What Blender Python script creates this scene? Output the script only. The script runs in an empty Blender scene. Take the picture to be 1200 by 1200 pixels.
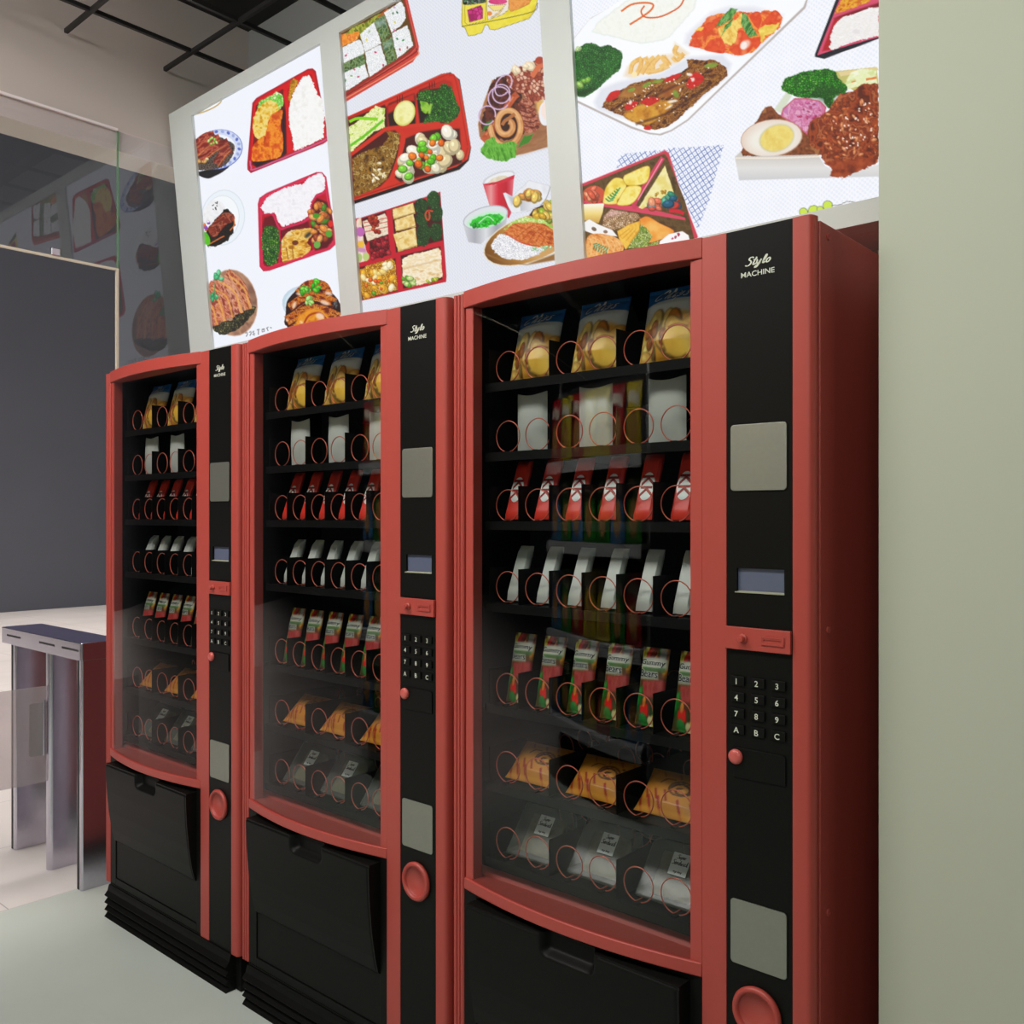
import bpy, math, random
import numpy as np
from mathutils import Vector, Matrix

S = bpy.context.scene
C = bpy.context.collection
H = 1.335                     # eye height above the floor
YAW = 0.7254
# ---------------------------------------------------------------- camera
cam = bpy.data.cameras.new('camera')
cam.sensor_width = 36.0
cam.lens = 36.0 * 1076.7 / 1200.0
cam.shift_y = 5.0 / 1200.0
cam.clip_start = 0.02
cam_o = bpy.data.objects.new('camera', cam)
C.objects.link(cam_o)
cam_o.location = (0, 0, H)
cam_o.rotation_euler = (math.pi / 2, 0, YAW)
S.camera = cam_o
# ---------------------------------------------------------------- world, lights, exposure
w = bpy.data.worlds.new('World'); S.world = w
w.use_nodes = True
w.node_tree.nodes['Background'].inputs[0].default_value = (0.80, 0.86, 0.95, 1)
w.node_tree.nodes['Background'].inputs[1].default_value = 0.035
S.view_settings.view_transform = 'Standard'
S.view_settings.look = 'None'
S.view_settings.exposure = 0.0
S.view_settings.gamma = 1.0
S.view_settings.use_curve_mapping = False


def area(name, loc, target, sx, sy, power, col, spread=180):
    l = bpy.data.lights.new(name, 'AREA')
    l.shape = 'RECTANGLE'; l.size = sx; l.size_y = sy
    l.energy = power; l.color = col; l.spread = math.radians(spread)
    o = bpy.data.objects.new(name, l); C.objects.link(o)
    o.location = loc
    d = Vector(target) - Vector(loc)
    o.rotation_euler = d.to_track_quat('-Z', 'Y').to_euler()
    return o


area('ceiling_light_hall', (-0.45, -0.1, 3.0), (-0.55, 1.4, 0.6), 1.5, 0.5, 22, (0.97, 1.0, 0.87), 150)
area('ceiling_light_entrance', (-2.35, -0.1, 3.0), (-2.5, 1.4, 0.6), 1.5, 0.5, 42, (1.0, 0.94, 0.93), 155)
area('hall_fill_light', (0.9, -2.6, 2.4), (-1.2, 1.5, 1.3), 2.4, 1.6, 13, (0.95, 1.0, 0.93), 150)
area('added_shelf_light', (-2.2, 0.15, 3.0), (-2.35, -0.95, 1.1), 1.6, 0.3, 42, (1.0, 0.98, 0.92), 80)  # unseen lamp added to brighten the snack shelf for its mirror image
area('atrium_light', (-9.0, 2.5, 9.0), (-9.0, 2.5, 0.0), 10.0, 10.0, 520, (1.0, 0.91, 0.87), 44)


# ---------------------------------------------------------------- materials
def lin(c):
    return tuple(((v / 255.0) / 12.92 if v / 255.0 <= 0.04045 else ((v / 255.0 + 0.055) / 1.055) ** 2.4) for v in c)


MATS = {}


def mat(name, rgb=None, rough=0.5, metal=0.0, spec=0.5, noise=None, attr=False, coat=0.0, srgb=None, bump=None, aniso=0.0):
    if name in MATS:
        return MATS[name]
    m = bpy.data.materials.new(name); m.use_nodes = True
    nt = m.node_tree; b = nt.nodes['Principled BSDF']
    if srgb:
        rgb = lin(srgb)
    if rgb:
        b.inputs['Base Color'].default_value = (*rgb, 1)
    b.inputs['Roughness'].default_value = rough
    b.inputs['Metallic'].default_value = metal
    b.inputs['Specular IOR Level'].default_value = spec
    b.inputs['Coat Weight'].default_value = coat
    if aniso:
        b.inputs['Anisotropic'].default_value = aniso
    if attr:
        a = nt.nodes.new('ShaderNodeAttribute'); a.attribute_name = 'Col'
        nt.links.new(a.outputs['Color'], b.inputs['Base Color'])
    tc = None
    if noise or bump:
        tc = nt.nodes.new('ShaderNodeTexCoord')
    if noise:
        scale, amt, detail = noise
        n = nt.nodes.new('ShaderNodeTexNoise'); n.inputs['Scale'].default_value = scale; n.inputs['Detail'].default_value = detail
        nt.links.new(tc.outputs['Object'], n.inputs['Vector'])
        r = nt.nodes.new('ShaderNodeValToRGB')
        r.color_ramp.elements[0].position = 0.3; r.color_ramp.elements[1].position = 0.7
        r.color_ramp.elements[0].color = (*[v * (1 - amt) for v in rgb], 1)
        r.color_ramp.elements[1].color = (*[min(1, v * (1 + amt)) for v in rgb], 1)
        nt.links.new(n.outputs['Fac'], r.inputs['Fac'])
        nt.links.new(r.outputs['Color'], b.inputs['Base Color'])
    if bump:
        scale, st = bump
        n = nt.nodes.new('ShaderNodeTexNoise'); n.inputs['Scale'].default_value = scale; n.inputs['Detail'].default_value = 3
        nt.links.new(tc.outputs['Object'], n.inputs['Vector'])
        bp = nt.nodes.new('ShaderNodeBump'); bp.inputs['Strength'].default_value = st; bp.inputs['Distance'].default_value = 0.001
        nt.links.new(n.outputs['Fac'], bp.inputs['Height'])
        nt.links.new(bp.outputs['Normal'], b.inputs['Normal'])
    MATS[name] = m
    return m


def glass_mat(name, tint, base=0.035, edge=0.9, rough=0.0, haze=0.0, hazecol=(1, 1, 1)):
    m = bpy.data.materials.new(name); m.use_nodes = True
    nt = m.node_tree; nt.nodes.clear()
    out = nt.nodes.new('ShaderNodeOutputMaterial')
    tr = nt.nodes.new('ShaderNodeBsdfTransparent'); tr.inputs[0].default_value = (*tint, 1)
    gl = nt.nodes.new('ShaderNodeBsdfGlossy'); gl.inputs['Roughness'].default_value = rough
    lw = nt.nodes.new('ShaderNodeLayerWeight'); lw.inputs['Blend'].default_value = 0.5
    pw = nt.nodes.new('ShaderNodeMath'); pw.operation = 'POWER'; pw.inputs[1].default_value = 5.0
    ml = nt.nodes.new('ShaderNodeMath'); ml.operation = 'MULTIPLY_ADD'; ml.inputs[1].default_value = edge; ml.inputs[2].default_value = base
    nt.links.new(lw.outputs['Facing'], pw.inputs[0]); nt.links.new(pw.outputs[0], ml.inputs[0])
    mx = nt.nodes.new('ShaderNodeMixShader')
    nt.links.new(ml.outputs[0], mx.inputs['Fac'])
    src = tr
    if haze:
        df = nt.nodes.new('ShaderNodeBsdfDiffuse'); df.inputs[0].default_value = (*hazecol, 1)
        m2 = nt.nodes.new('ShaderNodeMixShader'); m2.inputs['Fac'].default_value = haze
        nt.links.new(tr.outputs[0], m2.inputs[1]); nt.links.new(df.outputs[0], m2.inputs[2])
        src = m2
    nt.links.new(src.outputs[0], mx.inputs[1]); nt.links.new(gl.outputs[0], mx.inputs[2])
    nt.links.new(mx.outputs[0], out.inputs['Surface'])
    MATS[name] = m
    return m


RED = mat('red_paint', (0.395, 0.054, 0.041), 0.45, noise=(60, 0.012, 2))
BLACK = mat('black_satin', (0.0050, 0.0050, 0.0045), 0.45, spec=0.12, noise=(220, 0.10, 2))
LINER = mat('black_liner', (0.006, 0.0065, 0.007), 0.6, spec=0.25)
TRAY = mat('charcoal_tray', (0.0035, 0.0036, 0.0038), 0.55, spec=0.15)
STEEL = mat('brushed_steel', (0.30, 0.31, 0.27), 0.46, metal=0.85, noise=(150, 0.02, 3))
CHROME = mat('satin_stainless', (0.58, 0.56, 0.64), 0.24, metal=1.0, noise=(90, 0.04, 3))
COPPER = mat('copper_wire', (0.62, 0.14, 0.09), 0.3, metal=0.35)
INK = mat('pale_lettering', (0.60, 0.62, 0.52), 0.5)
DARKINK = mat('black_lettering', (0.012, 0.012, 0.012), 0.6)
SCREEN = mat('lcd_screen', (0.10, 0.115, 0.18), 0.25)
LEDGE = mat('beige_plastic', (0.30, 0.30, 0.22), 0.5)
GLASS = glass_mat('door_glass', (0.74, 0.765, 0.755), 0.037, 0.6)
PANE = glass_mat('partition_glass', (0.93, 0.96, 0.95), 0.09, 0.85)
WING = glass_mat('wing_glass', (0.86, 0.83, 0.84), 0.04, 0.6, haze=0.22, hazecol=(0.75, 0.70, 0.70))


# ---------------------------------------------------------------- mesh helpers
class MB:
    def __init__(s):
        s.v = []; s.f = []; s.c = None

    def add(s, vs, fs):
        o = len(s.v); s.v += [tuple(p) for p in vs]; s.f += [tuple(i + o for i in f) for f in fs]; return s

    def box(s, x0, x1, y0, y1, z0, z1):
        return s.add([(x0, y0, z0), (x1, y0, z0), (x1, y1, z0), (x0, y1, z0), (x0, y0, z1), (x1, y0, z1), (x1, y1, z1), (x0, y1, z1)],
                     [(3, 2, 1, 0), (4, 5, 6, 7), (0, 1, 5, 4), (1, 2, 6, 5), (2, 3, 7, 6), (3, 0, 4, 7)])

    def prism(s, pts, a0, a1, ax='z'):
        """extrude a closed 2-D outline; ax z: pts=(x,y); ax x: pts=(y,z); ax y: pts=(x,z)"""
        def P(p, a):
            return (p[0], p[1], a) if ax == 'z' else ((a, p[0], p[1]) if ax == 'x' else (p[0], a, p[1]))
        n = len(pts)
        ar = sum(pts[i][0] * pts[(i + 1) % n][1] - pts[(i + 1) % n][0] * pts[i][1] for i in range(n))
        if (ar < 0) != (ax == 'y'):
            pts = pts[::-1]
        vs = [P(p, a0) for p in pts] + [P(p, a1) for p in pts]
        fs = [tuple(range(n - 1, -1, -1)), tuple(range(n, 2 * n))] + [(i, (i + 1) % n, n + (i + 1) % n, n + i) for i in range(n)]
        return s.add(vs, fs)

    def tube(s, path, r, n=8, closed=False):
        P = [Vector(p) for p in path]; m = len(P); vs = []; up = None
        for i in range(m):
            a = P[(i - 1) % m] if (closed or i > 0) else P[i]
            b = P[(i + 1) % m] if (closed or i < m - 1) else P[i]
            t = (b - a).normalized()
            if up is None:
                up = t.orthogonal().normalized()
            up = (up - t * up.dot(t)).normalized(); sd = t.cross(up)
            vs += [P[i] + (up * math.cos(2 * math.pi * k / n) + sd * math.sin(2 * math.pi * k / n)) * r for k in range(n)]
        fs = []
        for i in range(m if closed else m - 1):
            j = (i + 1) % m
            fs += [(i * n + k, i * n + (k + 1) % n, j * n + (k + 1) % n, j * n + k) for k in range(n)]
        if not closed:
            fs += [tuple(range(n - 1, -1, -1)), tuple((m - 1) * n + k for k in range(n))]
        return s.add(vs, fs)

    def lathe(s, c, prof, ax='y', n=32):
        """prof: (radius, along) list, revolved around an axis through c"""
        vs = []; m = len(prof)
        for r, a in prof:
            for k in range(n):
                ct, st = math.cos(2 * math.pi * k / n) * r, math.sin(2 * math.pi * k / n) * r
                vs.append((c[0] + ct, c[1] + a, c[2] + st) if ax == 'y' else ((c[0] + a, c[1] + ct, c[2] + st) if ax == 'x' else (c[0] + ct, c[1] + st, c[2] + a)))
        fs = [(i * n + k, i * n + (k + 1) % n, (i + 1) * n + (k + 1) % n, (i + 1) * n + k) for i in range(m - 1) for k in range(n)]
        fs += [tuple(range(n))[::-1], tuple((m - 1) * n + k for k in range(n))]
        return s.add(vs, fs)

    def grid(s, P, nu, nv, flip=False):
        """P: flat list of (nu*nv) points, u fastest"""
        fs = []
        for j in range(nv - 1):
            for i in range(nu - 1):
                a = j * nu + i
                q = (a, a + 1, a + nu + 1, a + nu)
                fs.append(q[::-1] if flip else q)
        return s.add(P, fs)

    def build(s, name, m, parent=None, smooth=False, bevel=0.0, seg=2, label=None, fixn=True):
        me = bpy.data.meshes.new(name); me.from_pydata(s.v, [], s.f); me.update()
        if fixn:
            import bmesh
            bm = bmesh.new(); bm.from_mesh(me); bmesh.ops.recalc_face_normals(bm, faces=bm.faces[:]); bm.to_mesh(me); bm.free()
        if s.c is not None:
            col = np.ones((len(s.v), 4), np.float32); col[:, :3] = s.c
            at = me.color_attributes.new('Col', 'FLOAT_COLOR', 'POINT'); at.data.foreach_set('color', col.ravel())
        if smooth:
            me.polygons.foreach_set('use_smooth', [True] * len(me.polygons))
            if smooth != 'all':
                me.set_sharp_from_angle(angle=math.radians(40))
        me.materials.append(m)
        o = bpy.data.objects.new(name, me); C.objects.link(o)
        if parent:
            o.parent = parent
        if bevel:
            b = o.modifiers.new('bevel', 'BEVEL'); b.width = bevel; b.segments = seg; b.limit_method = 'ANGLE'; b.angle_limit = math.radians(40)
        if label:
            o['label'] = label
        return o


def tag(o, label=None, cat=None, group=None, kind=None):
    if label: o['label'] = label
    if cat: o['category'] = cat
    if group: o['group'] = group
    if kind: o['kind'] = kind
    return o


def empty(name, loc):
    o = bpy.data.objects.new(name, None); C.objects.link(o); o.location = loc; o.empty_display_size = 0.05
    return o


def copy_tree(o, parent=None):
    c = o.copy(); C.objects.link(c)
    c.parent = parent
    for ch in list(o.children):
        copy_tree(ch, c)
    return c


def struct(name, mb, m, label=None, **k):
    o = mb.build(name, m, **k); o['kind'] = 'structure'
    if label: o['label'] = label
    return o


def rrect(x0, x1, z0, z1, r, n=6):
    pts = []
    for cx, cz, a0 in ((x1 - r, z1 - r, 0), (x0 + r, z1 - r, 90), (x0 + r, z0 + r, 180), (x1 - r, z0 + r, 270)):
        for k in range(n + 1):
            a = math.radians(a0 + 90.0 * k / n); pts.append((cx + r * math.cos(a), cz + r * math.sin(a)))
    return pts


# flat lettering: Blender's own font turned into a mesh, centred on (0,0)
def text_verts(body, width=None, height=None, bold=0.0, shear=0.0):
    cu = bpy.data.curves.new('t', 'FONT'); cu.body = body; cu.size = 1.0; cu.offset = bold; cu.shear = shear; cu.resolution_u = 4
    o = bpy.data.objects.new('t', cu); C.objects.link(o)
    bpy.context.view_layer.update()
    me = bpy.data.meshes.new_from_object(o.evaluated_get(bpy.context.evaluated_depsgraph_get()))
    v = np.array([q.co[:2] for q in me.vertices]); f = [tuple(p.vertices) for p in me.polygons]
    bpy.data.objects.remove(o); bpy.data.curves.remove(cu); bpy.data.meshes.remove(me)
    mn, mx = v.min(0), v.max(0); v = v - (mn + mx) / 2
    sz = mx - mn
    sx = width / sz[0] if width else height / sz[1]
    sy = height / sz[1] if height else sx
    return v * np.array([sx, sy]), f


# brush lettering drawn stroke by stroke (script hand)
GL = {
 'S': (0.62, [[(.72, .86), (.55, 1.0), (.3, .93), (.26, .72), (.5, .52), (.58, .28), (.42, .04), (.16, -.02), (.0, .10)]]),
 't': (0.36, [[(.30, .92), (.12, .3), (.12, .06), (.24, .02), (.40, .16)], [(.0, .62), (.44, .66)]]),
 'y': (0.50, [[(.02, .56), (.04, .2), (.16, .08), (.30, .2), (.46, .58)], [(.46, .58), (.34, .05), (.16, -.34), (-.04, -.36), (.06, -.16), (.46, .12)]]),
 'l': (0.36, [[(.10, .12), (.30, .62), (.36, .94), (.26, .96), (.14, .5), (.12, .1), (.22, .02), (.34, .14)]]),
 'o': (0.46, [[(.30, .54), (.12, .46), (.04, .2), (.14, .02), (.32, .08), (.42, .34), (.30, .54), (.22, .5)]]),
 'C': (0.70, [[(.62, .74), (.70, .92), (.56, 1.0), (.28, .84), (.08, .42), (.12, .08), (.34, .0), (.62, .18)]]),
 'h': (0.48, [[(.04, .12), (.26, .7), (.30, .98), (.20, .92), (.06, .02)], [(.08, .2), (.26, .52), (.34, .46), (.30, .1), (.38, .02), (.50, .14)]]),
 'i': (0.26, [[(.14, .54), (.08, .1), (.14, .02), (.28, .14)], [(.19, .76), (.20, .80)]]),
 'p': (0.46, [[(.14, .56), (.0, -.36)], [(.10, .3), (.26, .56), (.38, .46), (.34, .16), (.18, .04), (.06, .12)]]),
 's': (0.38, [[(.32, .48), (.20, .58), (.10, .46), (.26, .26), (.24, .06), (.10, .02), (.0, .1)]]),
 'u': (0.46, [[(.06, .54), (.04, .12), (.14, .02), (.30, .2), (.38, .54), (.36, .1), (.48, .1)]]),
 'e': (0.38, [[(.06, .26), (.26, .36), (.26, .54), (.12, .54), (.04, .22), (.14, .02), (.38, .14)]]),
 'r': (0.36, [[(.06, .54), (.04, .02)], [(.06, .3), (.2, .54), (.34, .5)]]),
 'a': (0.46, [[(.34, .5), (.18, .56), (.04, .24), (.12, .02), (.26, .14), (.36, .54), (.34, .1), (.46, .1)]]),
 'n': (0.48, [[(.06, .54), (.04, .02)], [(.06, .3), (.24, .56), (.34, .46), (.32, .1), (.48, .1)]]),
 'd': (0.48, [[(.32, .5), (.18, .56), (.04, .24), (.12, .02), (.26, .14), (.44, .96), (.36, .1), (.48, .1)]]),
 'w': (0.62, [[(.04, .54), (.06, .1), (.16, .04), (.28, .4), (.30, .1), (.40, .04), (.54, .54)]]),
 'c': (0.36, [[(.30, .44), (.18, .56), (.04, .26), (.12, .02), (.36, .16)]]),
 'm': (0.66, [[(.06, .54), (.04, .02)], [(.06, .3), (.2, .56), (.26, .44), (.26, .04)], [(.28, .3), (.42, .56), (.48, .44), (.46, .1), (.62, .12)]]),
 'g': (0.44, [[(.34, .5), (.18, .56), (.06, .26), (.14, .04), (.3, .2), (.36, .54), (.28, -.3), (.06, -.34)]]),
 'b': (0.42, [[(.12, .96), (.04, .04), (.22, .02), (.34, .26), (.26, .5), (.08, .34)]]),
 ' ': (0.3, []),
}


def smooth_line(P, k=5):
    P = [np.array(p, float) for p in P]
    if len(P) < 3:
        return P
    Q = [2 * P[0] - P[1]] + P + [2 * P[-1] - P[-2]]; out = []
    for i in range(1, len(Q) - 2):
        for t in np.linspace(0, 1, k, endpoint=False):
            a, b, c, d = Q[i - 1:i + 3]
            out.append(0.5 * (2 * b + (c - a) * t + (2 * a - 5 * b + 4 * c - d) * t * t + (3 * b - 3 * c + d - a) * t ** 3))
    return out + [P[-1]]


def script_verts(word, width, weight=0.07, shear=0.25, rise=0.0, squash=0.75, gap=1.15):
    """ribbons for a hand-written word, centred, `width` wide"""
    v = []; f = []; x = 0.0
    for ch in word:
        adv, st = GL[ch]
        for line in st:
            L = smooth_line(line)
            L = [np.array((p[0] + x + p[1] * shear, p[1] + rise * (p[0] + x))) for p in L]
            for i, p in enumerate(L):
                a = L[max(0, i - 1)]; b = L[min(len(L) - 1, i + 1)]; t = b - a; t = t / (np.linalg.norm(t) + 1e-9)
                nrm = np.array((-t[1], t[0])) * weight * (0.75 + 0.5 * abs(t[1])) * 0.5
                v += [p + nrm, p - nrm]
                if i:
                    k = len(v) - 4; f.append((k, k + 1, k + 3, k + 2))
        x += adv * gap
    v = np.array(v); mn, mx = v.min(0), v.max(0)
    return (v - (mn + mx) / 2) * (width / (mx[0] - mn[0])) * np.array([1.0, squash]), f

# ================================================================ THE SETTING
def floor_mat(name, c1, rough, tiles=None, grout=None, spec=0.4):
    m = bpy.data.materials.new(name); m.use_nodes = True
    nt = m.node_tree; b = nt.nodes['Principled BSDF']
    tc = nt.nodes.new('ShaderNodeTexCoord')
    n = nt.nodes.new('ShaderNodeTexNoise'); n.inputs['Scale'].default_value = 1.6; n.inputs['Detail'].default_value = 6
    nt.links.new(tc.outputs['Object'], n.inputs['Vector'])
    r = nt.nodes.new('ShaderNodeValToRGB')
    r.color_ramp.elements[0].position = 0.35; r.color_ramp.elements[1].position = 0.65
    r.color_ramp.elements[0].color = (*[v * 0.95 for v in c1], 1); r.color_ramp.elements[1].color = (*[v * 1.04 for v in c1], 1)
    nt.links.new(n.outputs['Fac'], r.inputs['Fac'])
    src = r.outputs['Color']
    if tiles:
        sp = nt.nodes.new('ShaderNodeSeparateXYZ'); nt.links.new(tc.outputs['Object'], sp.inputs[0])
        masks = []
        for ax, (size, off) in zip('XY', tiles):
            a = nt.nodes.new('ShaderNodeMath'); a.operation = 'ADD'; a.inputs[1].default_value = off
            nt.links.new(sp.outputs[ax], a.inputs[0])
            k = nt.nodes.new('ShaderNodeMath'); k.operation = 'PINGPONG'; k.inputs[1].default_value = size / 2
            nt.links.new(a.outputs[0], k.inputs[0])
            g = nt.nodes.new('ShaderNodeMath'); g.operation = 'LESS_THAN'; g.inputs[1].default_value = 0.0022
            nt.links.new(k.outputs[0], g.inputs[0]); masks.append(g.outputs[0])
        mx = nt.nodes.new('ShaderNodeMath'); mx.operation = 'MAXIMUM'
        nt.links.new(masks[0], mx.inputs[0]); nt.links.new(masks[1], mx.inputs[1])
        mix = nt.nodes.new('ShaderNodeMix'); mix.data_type = 'RGBA'
        nt.links.new(mx.outputs[0], mix.inputs['Factor']); nt.links.new(src, mix.inputs[6]); mix.inputs[7].default_value = (*grout, 1)
        src = mix.outputs[2]
    nt.links.new(src, b.inputs['Base Color'])
    b.inputs['Roughness'].default_value = rough; b.inputs['Specular IOR Level'].default_value = spec
    return m


XG = -3.295                     # plane of the glass partition and the bulkhead above it
XF = -3.348                     # where the shop floor meets the tiled floor
struct('floor', MB().box(XF, 4.5, -6, 2.9, -0.05, 0), floor_mat('shop_floor', (0.50, 0.55, 0.50), 0.30), 'smooth pale grey green floor in front of the machines')
struct('floor_tiled', MB().box(-13.75, XF, -8, 14, -0.05, 0), floor_mat('pale_tiles', (0.66, 0.63, 0.60), 0.24, tiles=((0.64, 3.348), (0.734, -1.2)), grout=(0.40, 0.39, 0.38)), 'pale tiled floor beyond the gates')
struct('wall_far', MB().box(-13.95, -13.75, -10, 16, 0, 9), mat('slate_wall', (0.165, 0.178, 0.215), 0.8, noise=(0.6, 0.04, 3)), 'dark slate wall far beyond the doorway')
BEIGE = mat('bulkhead_plaster', (0.58, 0.525, 0.475), 0.75, noise=(2.0, 0.02, 3))
struct('wall_left', MB().box(XG - 0.16, XG - 0.012, -3.5, 2.1, 2.669, 3.9), BEIGE, 'beige bulkhead wall above the glass')
struct('sheen_band', MB().box(XG - 0.012, XG - 0.0085, -3.5, 2.1, 2.669, 2.745), mat('bulkhead_sheen', (0.66, 0.56, 0.55), 0.6), 'pinkish glass sheen painted along the bulkhead foot')  # bulkhead face behind the glass; the reflected lightness is put into its colour
GREYW = mat('grey_green_plaster', (0.455, 0.472, 0.388), 0.62, noise=(1.2, 0.02, 3))
struct('wall_back', MB().box(XG - 0.012, 2.6, 2.1, 2.2, 0, 3.32), mat('back_plaster', (0.30, 0.32, 0.31), 0.8), 'wall behind the machines')
struct('wall_right', MB().box(-0.54, 2.6, 1.5, 2.1, 0, 3.32), GREYW, 'pale grey green wall pier right of the machines')
struct('ceiling', MB().box(XG - 0.012, 4.5, -6, 2.2, 3.32, 3.4), mat('black_ceiling', (0.008, 0.008, 0.008), 0.7), 'black ceiling')
gr = empty('ceiling_grid', (0, 0, 3.02)); tag(gr, 'open grid of thin black bars under the ceiling', 'ceiling grid', kind='structure')
BAR = mat('black_metal_bar', (0.012, 0.012, 0.012), 0.5)
for y in (-0.094, 0.271, 0.636, 1.001, 1.366, 1.731):
    MB().box(XG + 0.004, 1.5, y - 0.0065, y + 0.0065, 0.0, 0.014).build('bar', BAR, gr)
for x in [-3.095 + 0.31 * k for k in range(11)]:
    MB().box(x - 0.0065, x + 0.0065, -0.4, 2.08, 0.003, 0.017).build('bar', BAR, gr)
# glass partition with the doorway cut in it
gp = empty('glass_partition', (XG, 1.55, 0)); tag(gp, 'clear glass partition with an open doorway', 'glass partition', kind='structure')
EDGE = mat('polished_glass_edge', (0.62, 0.56, 0.44), 0.35)
GREEN = mat('green_glass_edge', (0.10, 0.30, 0.12), 0.2)


def gbox(name, y0, y1, z0, z1, m, x0=-0.004, x1=0.004, **k):
    return MB().box(x0, x1, y0 - 1.55, y1 - 1.55, z0, z1).build(name, m, gp, **k)


def gsheet(name, y0, y1, z0, z1):
    y0 -= 1.55; y1 -= 1.55
    return MB().add([(0, y0, z0), (0, y1, z0), (0, y1, z1), (0, y0, z1)], [(0, 1, 2, 3)]).build(name, PANE, gp)


gsheet('pane', -3.4, 1.549, 2.236, 2.737)
gsheet('pane', 1.553, 2.095, 0.004, 2.737)
gbox('joint', 1.549, 1.553, 2.236, 2.737, GREEN, -0.003, 0.003, label='green joint between two panes')
gbox('edge', -3.4, 1.553, 2.229, 2.236, EDGE, -0.006, 0.006)
gbox('edge', 1.5445, 1.5525, 0.0, 2.229, EDGE, -0.006, 0.006)
gbox('edge', -3.4, 1.549, 2.737, 2.745, mat('frosted_edge', (0.86, 0.80, 0.80), 0.4), -0.003, 0.008)
gbox('clamp', 1.315, 1.345, 2.236, 2.262, CHROME, -0.010, 0.010, bevel=0.002)

# ---------------------------------------------------------------- leaning menu fascia
FY, FZ, PHI = 1.7459, 2.861, math.radians(5.7)
SP, CP = math.sin(PHI), math.cos(PHI)


def fas(X, wd, d):
    return (X, FY + wd * SP + d * CP, FZ - wd * CP + d * SP)


OPEN = [(-3.1325, -2.356), (-2.260, -1.478), (-1.385, -0.603)]
WT, WB = 0.047, 0.9
fx = MB()


def fbox(x0, x1, w0, w1, d0, d1):
    fx.add([fas(x, wd, d) for d in (d0, d1) for wd in (w0, w1) for x in (x0, x1)],
           [(0, 2, 3, 1), (4, 5, 7, 6), (0, 1, 5, 4), (2, 6, 7, 3), (0, 4, 6, 2), (1, 3, 7, 5)])


X0F, X1F = XG + 0.004, -0.47
xs = [X0F] + [v for o in OPEN for v in o] + [X1F]
fbox(X0F, X1F, 0, WT, 0, 0.05)
fbox(X0F, X1F, WB, 0.946, 0, 0.05)
for a, b in zip(xs[0::2], xs[1::2]):
    fbox(a, b, WT, WB, 0, 0.05)
fbox(X0F, X1F, 0.001, 0.945, 0.05, 0.09)
fo = fx.build('sign_fascia', mat('fascia_lacquer', (0.585, 0.64, 0.62), 0.40, noise=(3, 0.015, 2)))
tag(fo, 'long pale grey fascia leaning out above the vending machines', 'sign fascia')
MB().box(X0F, X1F, FY + 0.946 * SP + 0.05, 2.098, 1.938, 1.946).build('soffit', mat('soffit_board', (0.62, 0.60, 0.58), 0.7), fo)


# ================================================================ PRINTED PICTURES
def hash2(ix, iy, seed):
    h = (ix.astype(np.int64) * 374761393 + iy.astype(np.int64) * 668265263 + int(seed) * 1442695041) & 0x7fffffff
    h = ((h ^ (h >> 13)) * 1274126177) & 0x7fffffff
    h = ((h ^ (h >> 16)) * 2246822519) & 0x7fffffff
    return (h ^ (h >> 15)) % 65536 / 65535.0


def vnoise(x, y, seed):
    ix, iy = np.floor(x), np.floor(y); fx, fy = x - ix, y - iy
    fx = fx * fx * (3 - 2 * fx); fy = fy * fy * (3 - 2 * fy)
    a = hash2(ix, iy, seed); b = hash2(ix + 1, iy, seed); c = hash2(ix, iy + 1, seed); d = hash2(ix + 1, iy + 1, seed)
    return (a * (1 - fx) + b * fx) * (1 - fy) + (c * (1 - fx) + d * fx) * fy


def fbm(x, y, seed, oc=3):
    s = 0; a = 0.5; t = 0
    for k in range(oc):
        s = s + a * vnoise(x * 2 ** k, y * 2 ** k, seed + 17 * k); t += a; a *= 0.55
    return s / t


def ramp(t, cols):
    cols = np.array(cols, float); n = len(cols) - 1
    t = np.clip(t, 0, 1) * n; i = np.minimum(t.astype(int), n - 1); f = (t - i)[:, None]
    return cols[i] * (1 - f) + cols[i + 1] * f


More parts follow.
